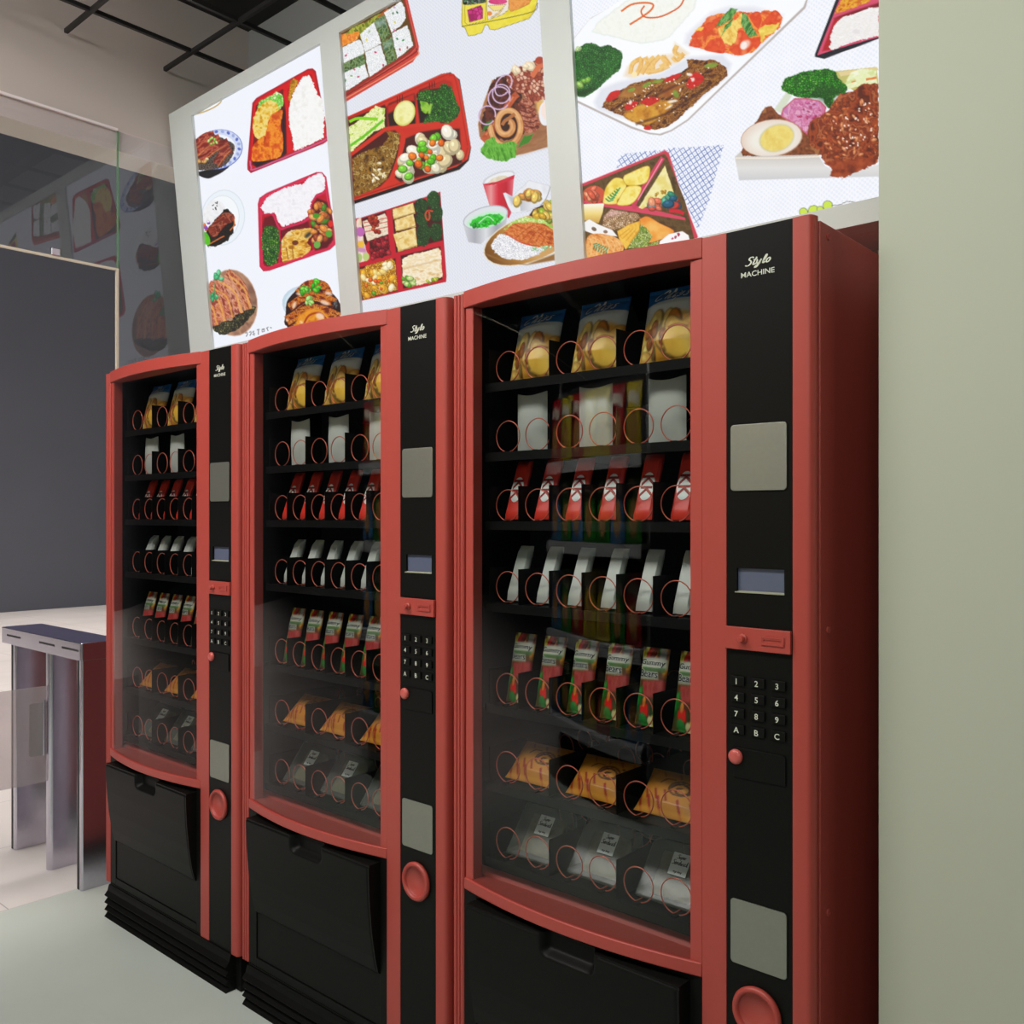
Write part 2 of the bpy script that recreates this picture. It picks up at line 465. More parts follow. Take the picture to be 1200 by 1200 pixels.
class Paint:
    """paints shapes onto scattered points (x, y); colours are 0-255 sRGB"""
    def __init__(s, x, y, base):
        s.x = np.asarray(x, float); s.y = np.asarray(y, float); s.c = np.tile(np.array(base, float), (len(s.x), 1)); s.T = (0, 0, 1); s.sd = 1

    def at(s, x0=0, y0=0, sc=1.0):
        s.T = (x0, y0, sc); return s

    def P(s, pts):
        return np.array([(s.T[0] + p[0] / s.T[2], s.T[1] + p[1] / s.T[2]) for p in pts], float)

    def mask(s, Q, soft, rough, rs):
        pad = rough + soft + 1
        lo, hi = Q.min(0) - pad, Q.max(0) + pad
        idx = np.nonzero((s.x > lo[0]) & (s.x < hi[0]) & (s.y > lo[1]) & (s.y < hi[1]))[0]
        if not len(idx):
            return idx, None
        x, y = s.x[idx], s.y[idx]
        s.sd += 1
        if rough:
            x = x + (fbm(s.x[idx] / rs, s.y[idx] / rs, s.sd, 2) - 0.5) * 2 * rough
            y = y + (fbm(s.x[idx] / rs, s.y[idx] / rs, s.sd + 99, 2) - 0.5) * 2 * rough
        ins = np.zeros(len(x), bool); d2 = np.full(len(x), 1e9)
        for (ax, ay), (bx, by) in zip(Q, np.roll(Q, -1, 0)):
            ex, ey = bx - ax, by - ay
            t = np.clip(((x - ax) * ex + (y - ay) * ey) / (ex * ex + ey * ey + 1e-12), 0, 1)
            d2 = np.minimum(d2, (x - ax - t * ex) ** 2 + (y - ay - t * ey) ** 2)
            if ay != by:
                ins ^= ((ay > y) != (by > y)) & (x < ex * (y - ay) / ey + ax)
        d = np.sqrt(d2) * np.where(ins, 1, -1)
        return idx, np.clip(d / soft + 0.5, 0, 1), d

    def colour(s, idx, col):
        if not isinstance(col[0], str):
            return np.array(col, float)
        x, y = s.x[idx], s.y[idx]; k = col[0]
        if k == 'n':                                    # cloudy ramp: colours, scale[, contrast, stretch-angle, stretch]
            cols, sc = col[1], col[2]; ct = col[3] if len(col) > 3 else 1.6
            if len(col) > 4:
                a = math.radians(col[4]); st = col[5]
                x, y = x * math.cos(a) + y * math.sin(a), (-x * math.sin(a) + y * math.cos(a)) * st
            sc = sc * 1.45
            return ramp((fbm(x / sc, y / sc, s.sd * 3 + 1) - 0.5) * ct + 0.5, cols) * 0.72 + np.mean(np.array(cols, float), 0) * 0.28
        if k == 'v':                                    # clumps: colours, size, edge colour, edge width
            cols, size, ec, ew = col[1:5]
            gx, gy = np.floor(x / size), np.floor(y / size); b1 = np.full(len(x), 1e9); b2 = b1.copy(); hv = np.zeros(len(x))
            for i in (-1, 0, 1):
                for j in (-1, 0, 1):
                    cx, cy = gx + i, gy + j
                    d = np.hypot((cx + hash2(cx, cy, s.sd)) * size - x, (cy + hash2(cx, cy, s.sd + 5)) * size - y)
                    n1 = d < b1; b2 = np.where(n1, b1, np.minimum(b2, d)); hv = np.where(n1, hash2(cx, cy, s.sd + 9), hv); b1 = np.where(n1, d, b1)
            c = ramp(hv, cols)
            e = np.clip(1 - (b2 - b1) / (ew * size), 0, 1)[:, None]
            return c * (1 - e) + np.array(ec, float) * e
        if k == 'g':                                    # linear blend between two points: colours, p0, p1
            (ax, ay), (bx, by) = s.P([col[2], col[3]])
            t = ((x - ax) * (bx - ax) + (y - ay) * (by - ay)) / ((bx - ax) ** 2 + (by - ay) ** 2)
            return ramp(t, col[1])

    def poly(s, pts, col, soft=0.8, rough=0.0, rs=3.0, sm=False, op=1.0, edge=None, ew=1.0):
        Q = s.P(smooth_line(list(pts) + [pts[0], pts[1]], 4)[:-5] if sm else pts)
        r = s.mask(Q, soft, rough, rs)
        if r[1] is None:
            return s
        idx, a, d = r
        c = s.colour(idx, col)
        if edge is not None:
            e = np.clip(1 - d / ew, 0, 1)[:, None]; c = c * (1 - e) + np.array(edge, float) * e
        a = (a * op)[:, None]
        s.c[idx] = s.c[idx] * (1 - a) + c * a
        return s

    def ell(s, cx, cy, rx, ry, ang, col, n=26, a0=0, a1=360, **k):
        t = math.radians(ang); pts = []
        for i in range(n):
            a = math.radians(a0 + (a1 - a0) * i / (n if a1 - a0 == 360 else n - 1))
            u, v = rx * math.cos(a), ry * math.sin(a)
            pts.append((cx + u * math.cos(t) - v * math.sin(t), cy + u * math.sin(t) + v * math.cos(t)))
        return s.poly(pts, col, **k)

    def line(s, pts, wd, col, sm=True, soft=0.7, op=1.0):
        L = smooth_line(pts, 4) if sm and len(pts) > 2 else [np.array(p, float) for p in pts]
        l, r = [], []
        for i, p in enumerate(L):
            t = L[min(i + 1, len(L) - 1)] - L[max(i - 1, 0)]; t = t / (np.linalg.norm(t) + 1e-9); nn = np.array((-t[1], t[0])) * wd / 2
            l.append(p + nn); r.append(p - nn)
        return s.poly(l + r[::-1], col, soft=soft, op=op)

    def bits(s, pts, n, r, cols, asp=1.5, shade=0.35, seed=1, ang=None, soft=0.7):
        """n shaded morsels scattered inside an outline (in the current crop's units)"""
        rng = random.Random(seed); A = np.array(pts, float); lo, hi = A.min(0), A.max(0); k = 0; tries = 0
        while k < n and tries < n * 30:
            tries += 1
            x, y = rng.uniform(lo[0], hi[0]), rng.uniform(lo[1], hi[1]); ins = False
            for (ax, ay), (bx, by) in zip(A, np.roll(A, -1, 0)):
                if (ay > y) != (by > y) and x < (bx - ax) * (y - ay) / (by - ay) + ax:
                    ins = not ins
            if not ins:
                continue
            k += 1
            c = np.array(rng.choice(cols), float); rr = r * rng.uniform(0.7, 1.3); a = rng.uniform(0, 180) if ang is None else ang + rng.uniform(-15, 15)
            s.ell(x, y, rr * asp ** .5, rr / asp ** .5, a, c * (1 - shade), n=12, soft=soft)
            s.ell(x - rr * .10, y - rr * .16, rr * .80 * asp ** .5, rr * .76 / asp ** .5, a, c, n=12, soft=soft * 1.4)
            s.ell(x - rr * .25, y - rr * .32, rr * .34, rr * .22, a, np.minimum(c * 1.15 + 28, 255), n=8, soft=soft * 1.4, op=0.8)
        return s

    def linear(s):
        v = np.clip(s.c, 0, 255) / 255.0
        return np.where(v <= 0.04045, v / 12.92, ((v + 0.055) / 1.055) ** 2.4)

# ---------------------------------------------------------------- the three lit menu panels
def to_photo(p):
    """where a point of the fascia was measured in the photograph"""
    d = -p[:, 0] * math.sin(YAW) + p[:, 1] * math.cos(YAW); r = p[:, 0] * math.cos(YAW) + p[:, 1] * math.sin(YAW)
    return 600 + 1076.7 * r / d, 605 - 1076.7 * (p[:, 2] - H) / d


BR = [(40, 104, 22), (70, 150, 40), (24, 76, 16), (90, 170, 60)]       # broccoli greens
RICE = ('v', [(252, 252, 250), (240, 240, 238), (255, 255, 255)], 3.0, (214, 214, 214), .22)
MEAT = [(84, 30, 10), (150, 70, 24), (196, 116, 44), (120, 48, 14), (226, 170, 96)]


def broc(p, pts, dark=(14, 50, 10), size=2.6, cols=BR, rough=1.6):
    p.poly(pts, ('v', cols, size, dark, .5), rough=rough, rs=3.5, sm=True)
    p.poly(pts, ('n', [(10, 40, 8), (60, 130, 36)], 9, 2.2), rough=rough, rs=3.5, sm=True, op=0.25)


def menu1(p):
    p.at(220, 120, 8)
    p.ell(120, 40, 210, 62, -18, (190, 160, 90)).ell(118, 30, 205, 60, -18, (250, 250, 252))
    p.poly([(100, 650), (380, 590), (330, 650), (255, 690), (190, 714), (115, 690)], (18, 18, 24), sm=True)
    p.ell(280, 442, 238, 186, -14, (62, 84, 178)).ell(280, 440, 232, 181, -14, (208, 218, 244)).ell(265, 450, 188, 148, -14, (240, 244, 252))
    for k in range(22):
        a = math.radians(k * 360 / 22); u, v = 208 * math.cos(a), 164 * math.sin(a); t = math.radians(-14)
        p.ell(278 + u * math.cos(t) - v * math.sin(t), 440 + u * math.sin(t) + v * math.cos(t), 17, 13, k * 31, (74, 96, 190) if k % 2 else (150, 168, 222), op=.9)
    p.poly([(80, 380), (160, 330), (240, 300), (330, 340), (430, 390), (430, 470), (380, 560), (280, 620), (150, 634), (60, 600)], ('v', [(50, 40, 34), (90, 70, 60), (28, 20, 18)], 2.4, (120, 110, 100), .25), rough=.8, sm=True)
    for a, b, c_, col in (((70, 400), (250, 300), 70, (140, 40, 34)), ((80, 480), (300, 330), 74, (164, 58, 44)), ((120, 540), (380, 370), 76, (150, 50, 44)), ((270, 580), (400, 430), 84, (132, 50, 46))):
        p.line([a, ((a[0] + b[0]) / 2, (a[1] + b[1]) / 2 - 26), b], c_, ('n', [(92, 22, 18), col, (214, 120, 84), col, (120, 30, 26)], 5, 2.0, -30, 2.2))
        p.line([(a[0] + 10, a[1] + 26), ((a[0] + b[0]) / 2 + 10, (a[1] + b[1]) / 2 + 4), (b[0], b[1] + 24)], 8, (216, 150, 70), op=.7)
    p.bits([(80, 500), (190, 480), (180, 580), (90, 610)], 6, 14, [(236, 204, 150), (214, 160, 90)], seed=3)
    p.bits([(190, 350), (240, 320), (280, 390), (210, 410)], 9, 15, [(150, 200, 80), (190, 226, 130)], seed=4)
    # plate with rice and glazed pork
    p.ell(330, 1080, 205, 262, 8, (205, 216, 226)).ell(330, 1080, 200, 257, 8, (236, 243, 250)).ell(318, 1085, 166, 214, 8, (206, 216, 224)).ell(317, 1085, 162, 210, 8, (246, 249, 252))
    p.poly([(150, 1010), (220, 930), (290, 920), (350, 980), (340, 1060), (250, 1130), (160, 1130)], ('n', [(226, 226, 228), (248, 248, 250), (214, 214, 218)], 6), sm=True, rough=.5)
    p.bits([(210, 960), (280, 930), (270, 1010), (220, 1010)], 12, 5, [(60, 60, 60)], seed=9)
    p.at(225, 210, 6.32)
    p.poly([(110, 380), (240, 230), (300, 260), (316, 330), (300, 400), (240, 470), (120, 500)], ('v', [(26, 18, 18), (44, 34, 30), (14, 10, 10)], 2.2, (6, 6, 6), .3), rough=1.6, sm=True)
    p.poly([(125, 350), (230, 250), (300, 255), (312, 300), (250, 340), (180, 420), (140, 420)], ('n', [(90, 24, 14), (170, 70, 44), (60, 14, 10), (200, 110, 80), (110, 30, 20)], 3.2, 2.4, 60, .5), rough=.8, sm=True)
    p.line([(310, 290), (312, 340), (280, 380)], 9, (206, 110, 40)).line([(130, 480), (200, 440), (240, 420)], 10, (190, 100, 44))
    p.ell(105, 440, 26, 52, -20, ('n', [(60, 170, 20), (120, 210, 40)], 4)).bits([(80, 320), (125, 315), (120, 390), (85, 380)], 9, 11, [(150, 60, 200), (240, 236, 244), (230, 120, 60)], seed=5)
    # sliced pork belly on greens (painted)
    p.ell(300, 915, 186, 250, -8, (206, 168, 148)).ell(300, 915, 180, 243, -8, ('n', [(150, 110, 90), (196, 150, 116), (120, 84, 70)], 6, 1.8, -50, .5))
    p.poly([(150, 1070), (300, 1040), (330, 970), (470, 940), (420, 1040), (300, 1130), (200, 1150)], ('v', [(60, 56, 40), (110, 110, 70), (30, 30, 26), (150, 140, 80)], 2.6, (20, 20, 18), .4), rough=1.5, sm=True)
    for k, (x, col) in enumerate(((395, (196, 110, 76)), (330, (214, 140, 120)), (265, (176, 72, 60)), (205, (204, 108, 76)), (150, (170, 60, 50)))):
        y = 900 + k * 30
        p.line([(x - 140, y - 210 + k * 14), (x - 30, y - 110), (x + 20, y + 66)], 66, ('n', [(122, 46, 40), col, (240, 190, 150), col, (226, 150, 90), (150, 60, 44)], 5, 2.2, 55, 2.6))
        p.line([(x - 120, y - 186 + k * 14), (x - 10, y - 88), (x + 36, y + 60)], 13, (238, 180, 80), op=.65)
    p.line([(170, 770), (166, 860)], 6, (90, 150, 90)).bits([(170, 690), (225, 680), (220, 740), (180, 750)], 7, 17, [(70, 180, 120), (110, 204, 150)], seed=6).bits([(145, 850), (195, 835), (190, 905), (150, 905)], 7, 16, [(60, 170, 110), (90, 190, 130)], seed=7)
    # reversed scrawl under it
    for k, g in enumerate(([(0, 0), (14, -6), (16, 8), (8, 22), (8, 26)], [(0, 0), (14, -6), (16, 8), (8, 22), (8, 26)], [(0, 6), (14, -4), (8, 10), (20, 16), (2, 22), (18, 28)], [(-4, -2), (18, -8), (8, -4), (6, 34)], [(0, 6), (18, 0), (18, 20), (2, 26), (0, 6), (20, 14)], [(-2, 4), (16, -6), (4, 6), (12, 24)], [(0, 0), (12, 4)])):
        x0, y0 = (395, 422, 446, 485, 518, 552, 578)[k], (1140, 1134, 1128, 1118, 1106, 1100, 1098)[k]
        p.line([(x0 + a, y0 + b) for a, b in g], 5.5, (92, 88, 96), sm=False)
    # bento with fried chicken and rice
    p.at(280, 60, 8.575)
    tray = [(135, 520), (175, 470), (690, 178), (740, 172), (772, 200), (890, 800), (890, 900), (850, 930), (230, 1180), (120, 1225), (86, 1190), (84, 1130)]
    p.poly(tray, ('n', [(170, 10, 24), (200, 24, 44)], 20), sm=False, edge=(150, 10, 30), ew=1.2)
    p.poly([(152, 530), (190, 490), (690, 200), (735, 196), (758, 224), (868, 790), (862, 850), (840, 876), (240, 1140), (150, 1180), (118, 1160), (112, 1110)], (214, 14, 22))
    p.line([(110, 1100), (125, 1165), (190, 1175), (840, 905), (880, 850), (884, 780)], 16, (206, 110, 168), op=.8)
    p.poly([(170, 545), (440, 380), (470, 420), (480, 1030), (450, 1060), (180, 1170), (128, 1140)], (120, 8, 18), sm=False)
    p.poly([(430, 560), (462, 600), (474, 1020), (440, 1050), (180, 1165), (140, 1120), (200, 1090), (440, 1000)], (34, 12, 26), soft=3)
    p.poly([(490, 380), (700, 225), (735, 235), (850, 790), (840, 850), (560, 985), (510, 960)], (190, 6, 16), soft=1)
    p.line([(462, 400), (490, 600), (520, 1010)], 38, (216, 16, 26), sm=False)
    p.poly([(185, 560), (200, 510), (330, 440), (370, 405), (440, 440), (448, 540), (390, 610), (250, 600)], ('v', [(196, 232, 140), (110, 210, 60), (236, 244, 196)], 3, (90, 170, 50), .3), rough=1.2)
    p.poly([(140, 690), (200, 560), (310, 490), (390, 540), (390, 620), (300, 720), (280, 840), (200, 890), (150, 820)], ('n', [(180, 120, 16), (250, 214, 70), (246, 236, 170), (236, 190, 50), (200, 130, 20)], 3.4, 1.7), rough=1.0, sm=True)
    p.poly([(320, 640), (440, 590), (420, 740), (444, 860), (430, 1040), (320, 1090), (150, 1110), (128, 1050), (150, 940), (250, 850), (265, 880), (250, 930)], ('n', [(176, 52, 4), (236, 120, 14), (250, 170, 50), (226, 90, 10), (190, 60, 6)], 4.5, 1.8), rough=.6, sm=True)
    p.poly([(330, 640), (440, 592), (400, 680), (330, 700)], (200, 70, 20), op=.6, soft=3)
    p.poly([(490, 490), (520, 300), (548, 268), (600, 300), (560, 380), (520, 510)], ('n', [(150, 90, 4), (236, 180, 40), (120, 70, 4)], 1.6, 2.2, 70, .4), rough=.8)
    p.poly([(500, 560), (545, 420), (640, 262), (710, 240), (740, 300), (790, 440), (836, 480), (858, 660), (852, 790), (850, 870), (730, 930), (560, 1004), (545, 940), (500, 700)], ('n', [(240, 240, 238), (253, 253, 252), (232, 230, 226)], 3.4, 1.3), rough=1.5, rs=1.6)
    # bento with rice on top and three dishes
    p.at(290, 190, 8.575)
    p.poly([(104, 420), (120, 360), (190, 310), (690, 100), (750, 100), (792, 150), (886, 760), (884, 830), (830, 880), (220, 1092), (160, 1098), (122, 1050)], ('n', [(200, 16, 52), (220, 44, 84)], 24), edge=(176, 20, 60), ew=1.3)
    p.poly([(135, 420), (200, 340), (700, 125), (745, 130), (770, 170), (862, 750), (850, 820), (215, 1056), (160, 1050), (150, 1000)], (190, 8, 36), edge=(226, 70, 110), ew=.9)
    p.poly([(150, 640), (170, 560), (250, 530), (330, 660), (330, 960), (300, 1010), (200, 1050), (160, 1020)], (110, 4, 26), soft=2).poly([(330, 680), (610, 590), (640, 720), (650, 880), (340, 1000)], (110, 4, 24), soft=2).poly([(640, 460), (700, 360), (800, 400), (850, 560), (860, 780), (800, 860), (680, 890), (640, 740)], (90, 6, 20), soft=2)
    p.line([(140, 520), (250, 520), (320, 665), (400, 650), (610, 570), (650, 380), (780, 300)], 22, (206, 34, 84)).line([(322, 665), (322, 1000)], 18, (196, 22, 66))
    p.poly([(130, 460), (200, 350), (330, 275), (480, 230), (560, 220), (620, 150), (740, 112), (780, 160), (776, 286), (680, 330), (640, 400), (610, 540), (560, 580), (350, 650), (310, 600), (270, 510), (180, 515)], ('n', [(236, 232, 240), (252, 251, 254), (228, 224, 232)], 3, 1.4), rough=1.3, rs=1.6)
    broc(p, [(145, 720), (180, 650), (250, 640), (310, 700), (325, 850), (300, 990), (220, 1045), (160, 960)], (16, 56, 16), 2.6, [(40, 120, 30), (150, 200, 70), (20, 90, 30), (190, 220, 130)])
    p.poly([(345, 780), (410, 700), (540, 670), (640, 660), (680, 700), (600, 800), (640, 860), (570, 940), (440, 980), (350, 1000)], ('n', [(150, 80, 4), (226, 160, 30), (250, 226, 140), (210, 140, 20), (244, 236, 190)], 3.4, 1.9, 80, .5), rough=.8, sm=True)
    p.line([(390, 860), (410, 980)], 8, (150, 80, 10)).line([(450, 850), (460, 970)], 8, (160, 90, 10)).ell(480, 810, 32, 26, 0, (112, 50, 24)).ell(610, 730, 20, 40, 50, (60, 56, 50), soft=3)
    p.bits([(640, 480), (730, 400), (840, 500), (850, 560), (840, 700), (800, 840), (690, 870), (640, 660)], 34, 34, [(226, 140, 60), (190, 96, 40), (150, 60, 24), (236, 160, 90), (70, 130, 30)], seed=11)
    p.ell(690, 540, 34, 26, 0, (70, 150, 30)).ell(818, 720, 32, 36, 0, (86, 160, 46)).ell(700, 830, 34, 38, 10, (110, 170, 70)).ell(835, 620, 24, 34, 0, (220, 34, 20))
    # glossy braised pork
    p.at(300, 310, 10.91)
    p.ell(710, 530, 380, 260, 12, (196, 216, 230)).ell(712, 540, 350, 236, 12, (214, 230, 240))
    p.poly([(376, 640), (400, 470), (500, 340), (620, 230), (740, 205), (900, 260), (940, 330), (1040, 440), (1090, 560), (1070, 650), (990, 800), (420, 800)], (40, 12, 10), sm=True, rough=.4)
    for x0, y0, x1, y1, wd in ((540, 330, 930, 320, 110), (430, 520, 1010, 440, 130), (400, 700, 1060, 640, 170), (470, 830, 980, 800, 160)):
        p.line([(x0, y0 + 40), ((x0 + x1) / 2 - 60, (y0 + y1) / 2 - 70), ((x0 + x1) / 2 + 120, (y0 + y1) / 2 - 60), (x1, y1 + 60)], wd, ('n', [(90, 20, 6), (176, 70, 14), (236, 150, 30), (150, 50, 10), (244, 190, 90), (110, 26, 8)], 4.2, 2.4, 0, 2.2))
        p.line([(x0, y0 + 100), ((x0 + x1) / 2 - 60, (y0 + y1) / 2 - 6), (x1, y1 + 110)], 20, (60, 14, 10))
    p.poly([(480, 830), (560, 640), (760, 560), (900, 640), (960, 820)], ('n', [(200, 100, 10), (238, 166, 40), (220, 130, 20)], 5), sm=True, soft=3)
    p.line([(600, 780), (680, 650), (820, 620), (900, 700)], 26, (170, 60, 14))
    for q in ((550, 380, 40, 18), (490, 520, 24, 40), (880, 490, 60, 28), (820, 660, 56, 40), (580, 735, 22, 14), (930, 370, 50, 24), (395, 710, 14, 18)):
        p.ell(*q, 20, (244, 214, 196), soft=2.5, op=.85)
    p.bits([(980, 480), (1040, 470), (1070, 610), (1010, 600)], 10, 22, [(30, 26, 26), (90, 90, 92), (20, 16, 16)], seed=12)
    p.bits([(560, 300), (640, 250), (700, 270), (690, 330), (600, 380)], 10, 30, [(80, 190, 30), (50, 160, 20), (130, 216, 80)], seed=13).bits([(720, 260), (770, 200), (830, 280), (830, 340), (720, 350)], 11, 32, [(40, 170, 20), (90, 200, 40)], seed=14).bits([(610, 470), (680, 390), (730, 470), (690, 510), (620, 500)], 10, 28, [(140, 216, 90), (170, 226, 120)], seed=15)


def menu2(p):
    # onigiri tray
    p.at(395, 0, 9.227)
    p.poly([(0, 1110), (90, 1105), (820, 670), (880, 580), (885, 500), (760, -20), (-20, -40)], (204, 60, 50))
    p.poly([(0, 1040), (110, 1030), (790, 590), (862, 510), (850, 440), (740, -20), (-20, -40)], (156, 40, 30), edge=(226, 120, 96), ew=1.1)
    p.poly([(0, 990), (110, 985), (770, 560), (838, 480), (828, 420), (712, -20), (-20, -40)], (96, 66, 20))
    p.line([(60, 1085), (820, 640), (872, 540)], 10, (236, 150, 110)).line([(90, 1040), (800, 600), (856, 520)], 12, (120, 20, 20))
    p.poly([(20, 520), (30, 380), (100, 360), (290, 240), (270, 300), (220, 430)], ('n', [(230, 120, 20), (246, 170, 60), (220, 90, 40), (250, 190, 90)], 3, 2), rough=.6)
    p.poly([(90, 380), (160, 300), (280, 250), (300, 250), (440, 150), (500, 140), (420, 230), (250, 420), (240, 330)], ('n', [(96, 110, 24), (150, 160, 50), (206, 200, 80), (70, 90, 20)], 2.6, 2.0), rough=.8)
    p.poly([(420, 200), (540, 90), (560, 100), (510, 160)], (190, 84, 20))
    R = ('v', [(246, 247, 250), (236, 238, 242), (252, 252, 252)], 2.2, (206, 212, 210), .2)
    for q in ([(50, 520), (230, 425), (262, 440), (296, 560), (290, 580), (60, 690)], [(60, 790), (300, 690), (340, 830), (90, 990)], [(250, 370), (400, 235), (480, 470), (300, 565)], [(300, 570), (470, 480), (540, 700), (350, 835)], [(505, 140), (690, 15), (730, 80), (745, 190), (700, 270), (590, 350)], [(590, 360), (760, 275), (800, 400), (824, 490), (650, 635)]):
        p.poly(q, R, rough=.7, rs=2.4)
    SEA = ('n', [(40, 62, 40), (110, 130, 40), (150, 176, 150), (80, 106, 30), (50, 90, 66)], 2.2, 2.2)
    p.poly([(62, 690), (290, 578), (308, 690), (70, 785)], SEA, rough=.5).poly([(400, 235), (505, 150), (580, 380), (485, 450)], SEA, rough=.4).poly([(485, 455), (590, 395), (650, 640), (540, 705)], SEA, rough=.4)
    p.poly([(415, 245), (520, 190), (535, 250), (430, 300)], (170, 190, 196), op=.6, soft=5).poly([(490, 500), (590, 420), (600, 460), (500, 540)], (150, 180, 176), op=.6, soft=5)
    for x, y, c_ in ((95, 600, (206, 40, 100)), (415, 565, (210, 40, 90)), (500, 705, (200, 20, 80)), (185, 750, (214, 90, 140)), (230, 830, (190, 70, 110)), (620, 325, (216, 120, 160)), (680, 535, (190, 60, 90)), (760, 515, (180, 80, 60)), (320, 430, (230, 210, 90)), (650, 420, (40, 130, 60)), (715, 435, (50, 140, 70)), (650, 135, (30, 100, 60)), (605, 145, (90, 130, 90)), (240, 720, (90, 170, 90)), (155, 820, (130, 170, 90)), (620, 80, (206, 150, 196)), (625, 240, (216, 206, 100)), (90, 870, (80, 150, 80)), (350, 340, (170, 190, 120))):
        p.ell(x, y, 15, 9, (x * 7) % 180, c_)
    # red five-compartment tray
    p.at(400, 80, 7.5)
    p.poly([(50, 1150), (110, 1195), (1040, 890), (1120, 810), (1140, 700), (1040, 100), (960, 36), (880, 50), (40, 440)], (24, 6, 8), soft=1)
    p.poly([(50, 1140), (104, 1165), (1010, 866), (1110, 800), (1138, 690), (1036, 110), (990, 50), (930, 40), (870, 56), (40, 430)], ('n', [(196, 34, 16), (214, 50, 26)], 26), sm=False, edge=(226, 80, 50), ew=1.2)
    p.line([(60, 440), (880, 76), (950, 66), (1010, 120), (1110, 680)], 8, (160, 20, 10), op=.7)
    p.line([(100, 1150), (990, 850), (1080, 790), (1110, 700)], 12, (150, 24, 10), op=.6)
    p.poly([(60, 450), (380, 320), (398, 350), (410, 510), (340, 560), (90, 760), (60, 740)], (70, 16, 8), soft=2)
    p.poly([(400, 340), (420, 310), (640, 220), (650, 250), (652, 490), (420, 510)], (40, 8, 6), soft=2).poly([(400, 330), (640, 218), (645, 290), (560, 290), (450, 380), (410, 400)], (190, 36, 18), soft=3)
    p.poly([(660, 230), (690, 190), (900, 110), (960, 130), (1030, 400), (900, 480), (690, 480)], (20, 10, 6), soft=2).poly([(670, 210), (900, 100), (970, 120), (980, 160), (760, 190), (680, 230)], (180, 34, 18), soft=3)
    for k in range(3):
        p.line([(492 + k * 22, 250 - k * 8), (492 + k * 22, 310 - k * 8)], 7, (70, 10, 6)).line([(775 + k * 22, 130 - k * 8), (775 + k * 22, 180 - k * 8)], 7, (70, 10, 6))
    p.poly([(90, 770), (380, 560), (470, 545), (520, 590), (490, 800), (420, 960), (340, 1040), (110, 1130)], (70, 12, 6), soft=2)
    p.poly([(470, 960), (500, 800), (560, 620), (700, 560), (880, 530), (1040, 530), (1060, 830), (930, 880), (520, 1000)], (70, 14, 8), soft=2)
    p.line([(65, 770), (340, 570), (420, 530), (870, 480)], 32, (206, 46, 24)).line([(520, 560), (545, 640), (470, 900), (440, 980), (480, 1010)], 36, (206, 44, 24))
    p.poly([(65, 520), (180, 440), (300, 330), (385, 350), (380, 520), (280, 560), (80, 740)], ('n', [(150, 190, 40), (240, 244, 160), (250, 250, 226), (214, 226, 120), (246, 248, 200)], 3.2, 2.2, -45, 2.4), rough=1.0)
    p.line([(70, 470), (150, 440), (320, 448)], 26, (130, 210, 10)).line([(80, 680), (220, 580), (370, 455)], 22, (100, 196, 16))
    p.ell(555, 395, 92, 116, 22, (206, 200, 90)).ell(553, 393, 84, 106, 22, ('n', [(236, 232, 150), (246, 244, 186), (226, 220, 120)], 6), soft=3)
    p.poly([(690, 280), (760, 300), (790, 350), (740, 400), (700, 370)], ('n', [(80, 150, 20), (170, 210, 70)], 3), rough=.8)
    broc(p, [(665, 270), (700, 200), (850, 190), (880, 140), (940, 150), (980, 210), (1040, 380), (960, 470), (820, 470), (720, 470), (800, 330), (740, 290)], (8, 36, 8), 2.4, [(36, 126, 20), (74, 170, 38), (16, 84, 12), (130, 200, 64)])
    p.line([(770, 400), (790, 310)], 24, (150, 196, 70), soft=2)
    p.poly([(95, 800), (200, 730), (360, 680), (420, 600), (390, 550), (520, 570), (500, 700), (470, 800), (400, 970), (300, 1060), (115, 1130)], ('n', [(50, 26, 4), (120, 80, 14), (170, 120, 30), (90, 56, 8), (226, 196, 120), (110, 70, 10)], 3.4, 1.9), rough=1.0, rs=3)
    p.bits([(240, 940), (330, 800), (400, 950), (300, 1020)], 16, 14, [(250, 240, 210), (226, 206, 150)], asp=2.4, shade=.1, seed=20)
    p.bits([(490, 960), (520, 820), (600, 640), (720, 590), (880, 560), (1030, 560), (1050, 800), (900, 860), (540, 985)], 34, 52, [(236, 226, 196), (246, 240, 220), (226, 208, 160)], shade=.22, seed=21, asp=1.25)
    p.bits([(500, 960), (560, 780), (860, 540), (800, 840), (600, 970)], 17, 32, [(90, 180, 20), (120, 204, 50)], seed=22, asp=1.2).bits([(520, 800), (840, 600), (960, 760), (760, 920)], 10, 30, [(236, 120, 20), (226, 96, 10)], seed=23, asp=1.1)
    # open grid tray
    p.at(400, 215, 8.277)
    p.poly([(120, 345), (200, 330), (880, 110), (960, 80), (1020, 900), (1016, 955), (195, 1138), (120, 1140)], (196, 24, 44), edge=(160, 10, 30), ew=.8)
    for q in ([(200, 340), (430, 270), (455, 510), (260, 560), (240, 600), (190, 560)], [(270, 560), (455, 512), (472, 690), (290, 740)], [(490, 250), (730, 180), (960, 170), (985, 550), (530, 670)], [(150, 820), (525, 725), (545, 1040), (190, 1130)], [(575, 700), (960, 610), (980, 930), (600, 1020)]):
        p.poly(q, (70, 12, 16), soft=1.4)
    p.poly([(205, 370), (420, 290), (445, 330), (455, 490), (250, 560)], ('n', [(206, 180, 150), (246, 236, 216), (226, 206, 176)], 2.6, 2, -15, 2.6), rough=.5)
    p.bits([(270, 330), (350, 310), (370, 470), (310, 480)], 26, 19, [(120, 16, 12), (160, 40, 20), (190, 80, 40)], seed=30, asp=1.1)
    for y in (352, 390, 440):
        p.line([(220, y + 30), (300, y + 14), (450, y - 20)], 8, (190, 36, 30), op=.8)
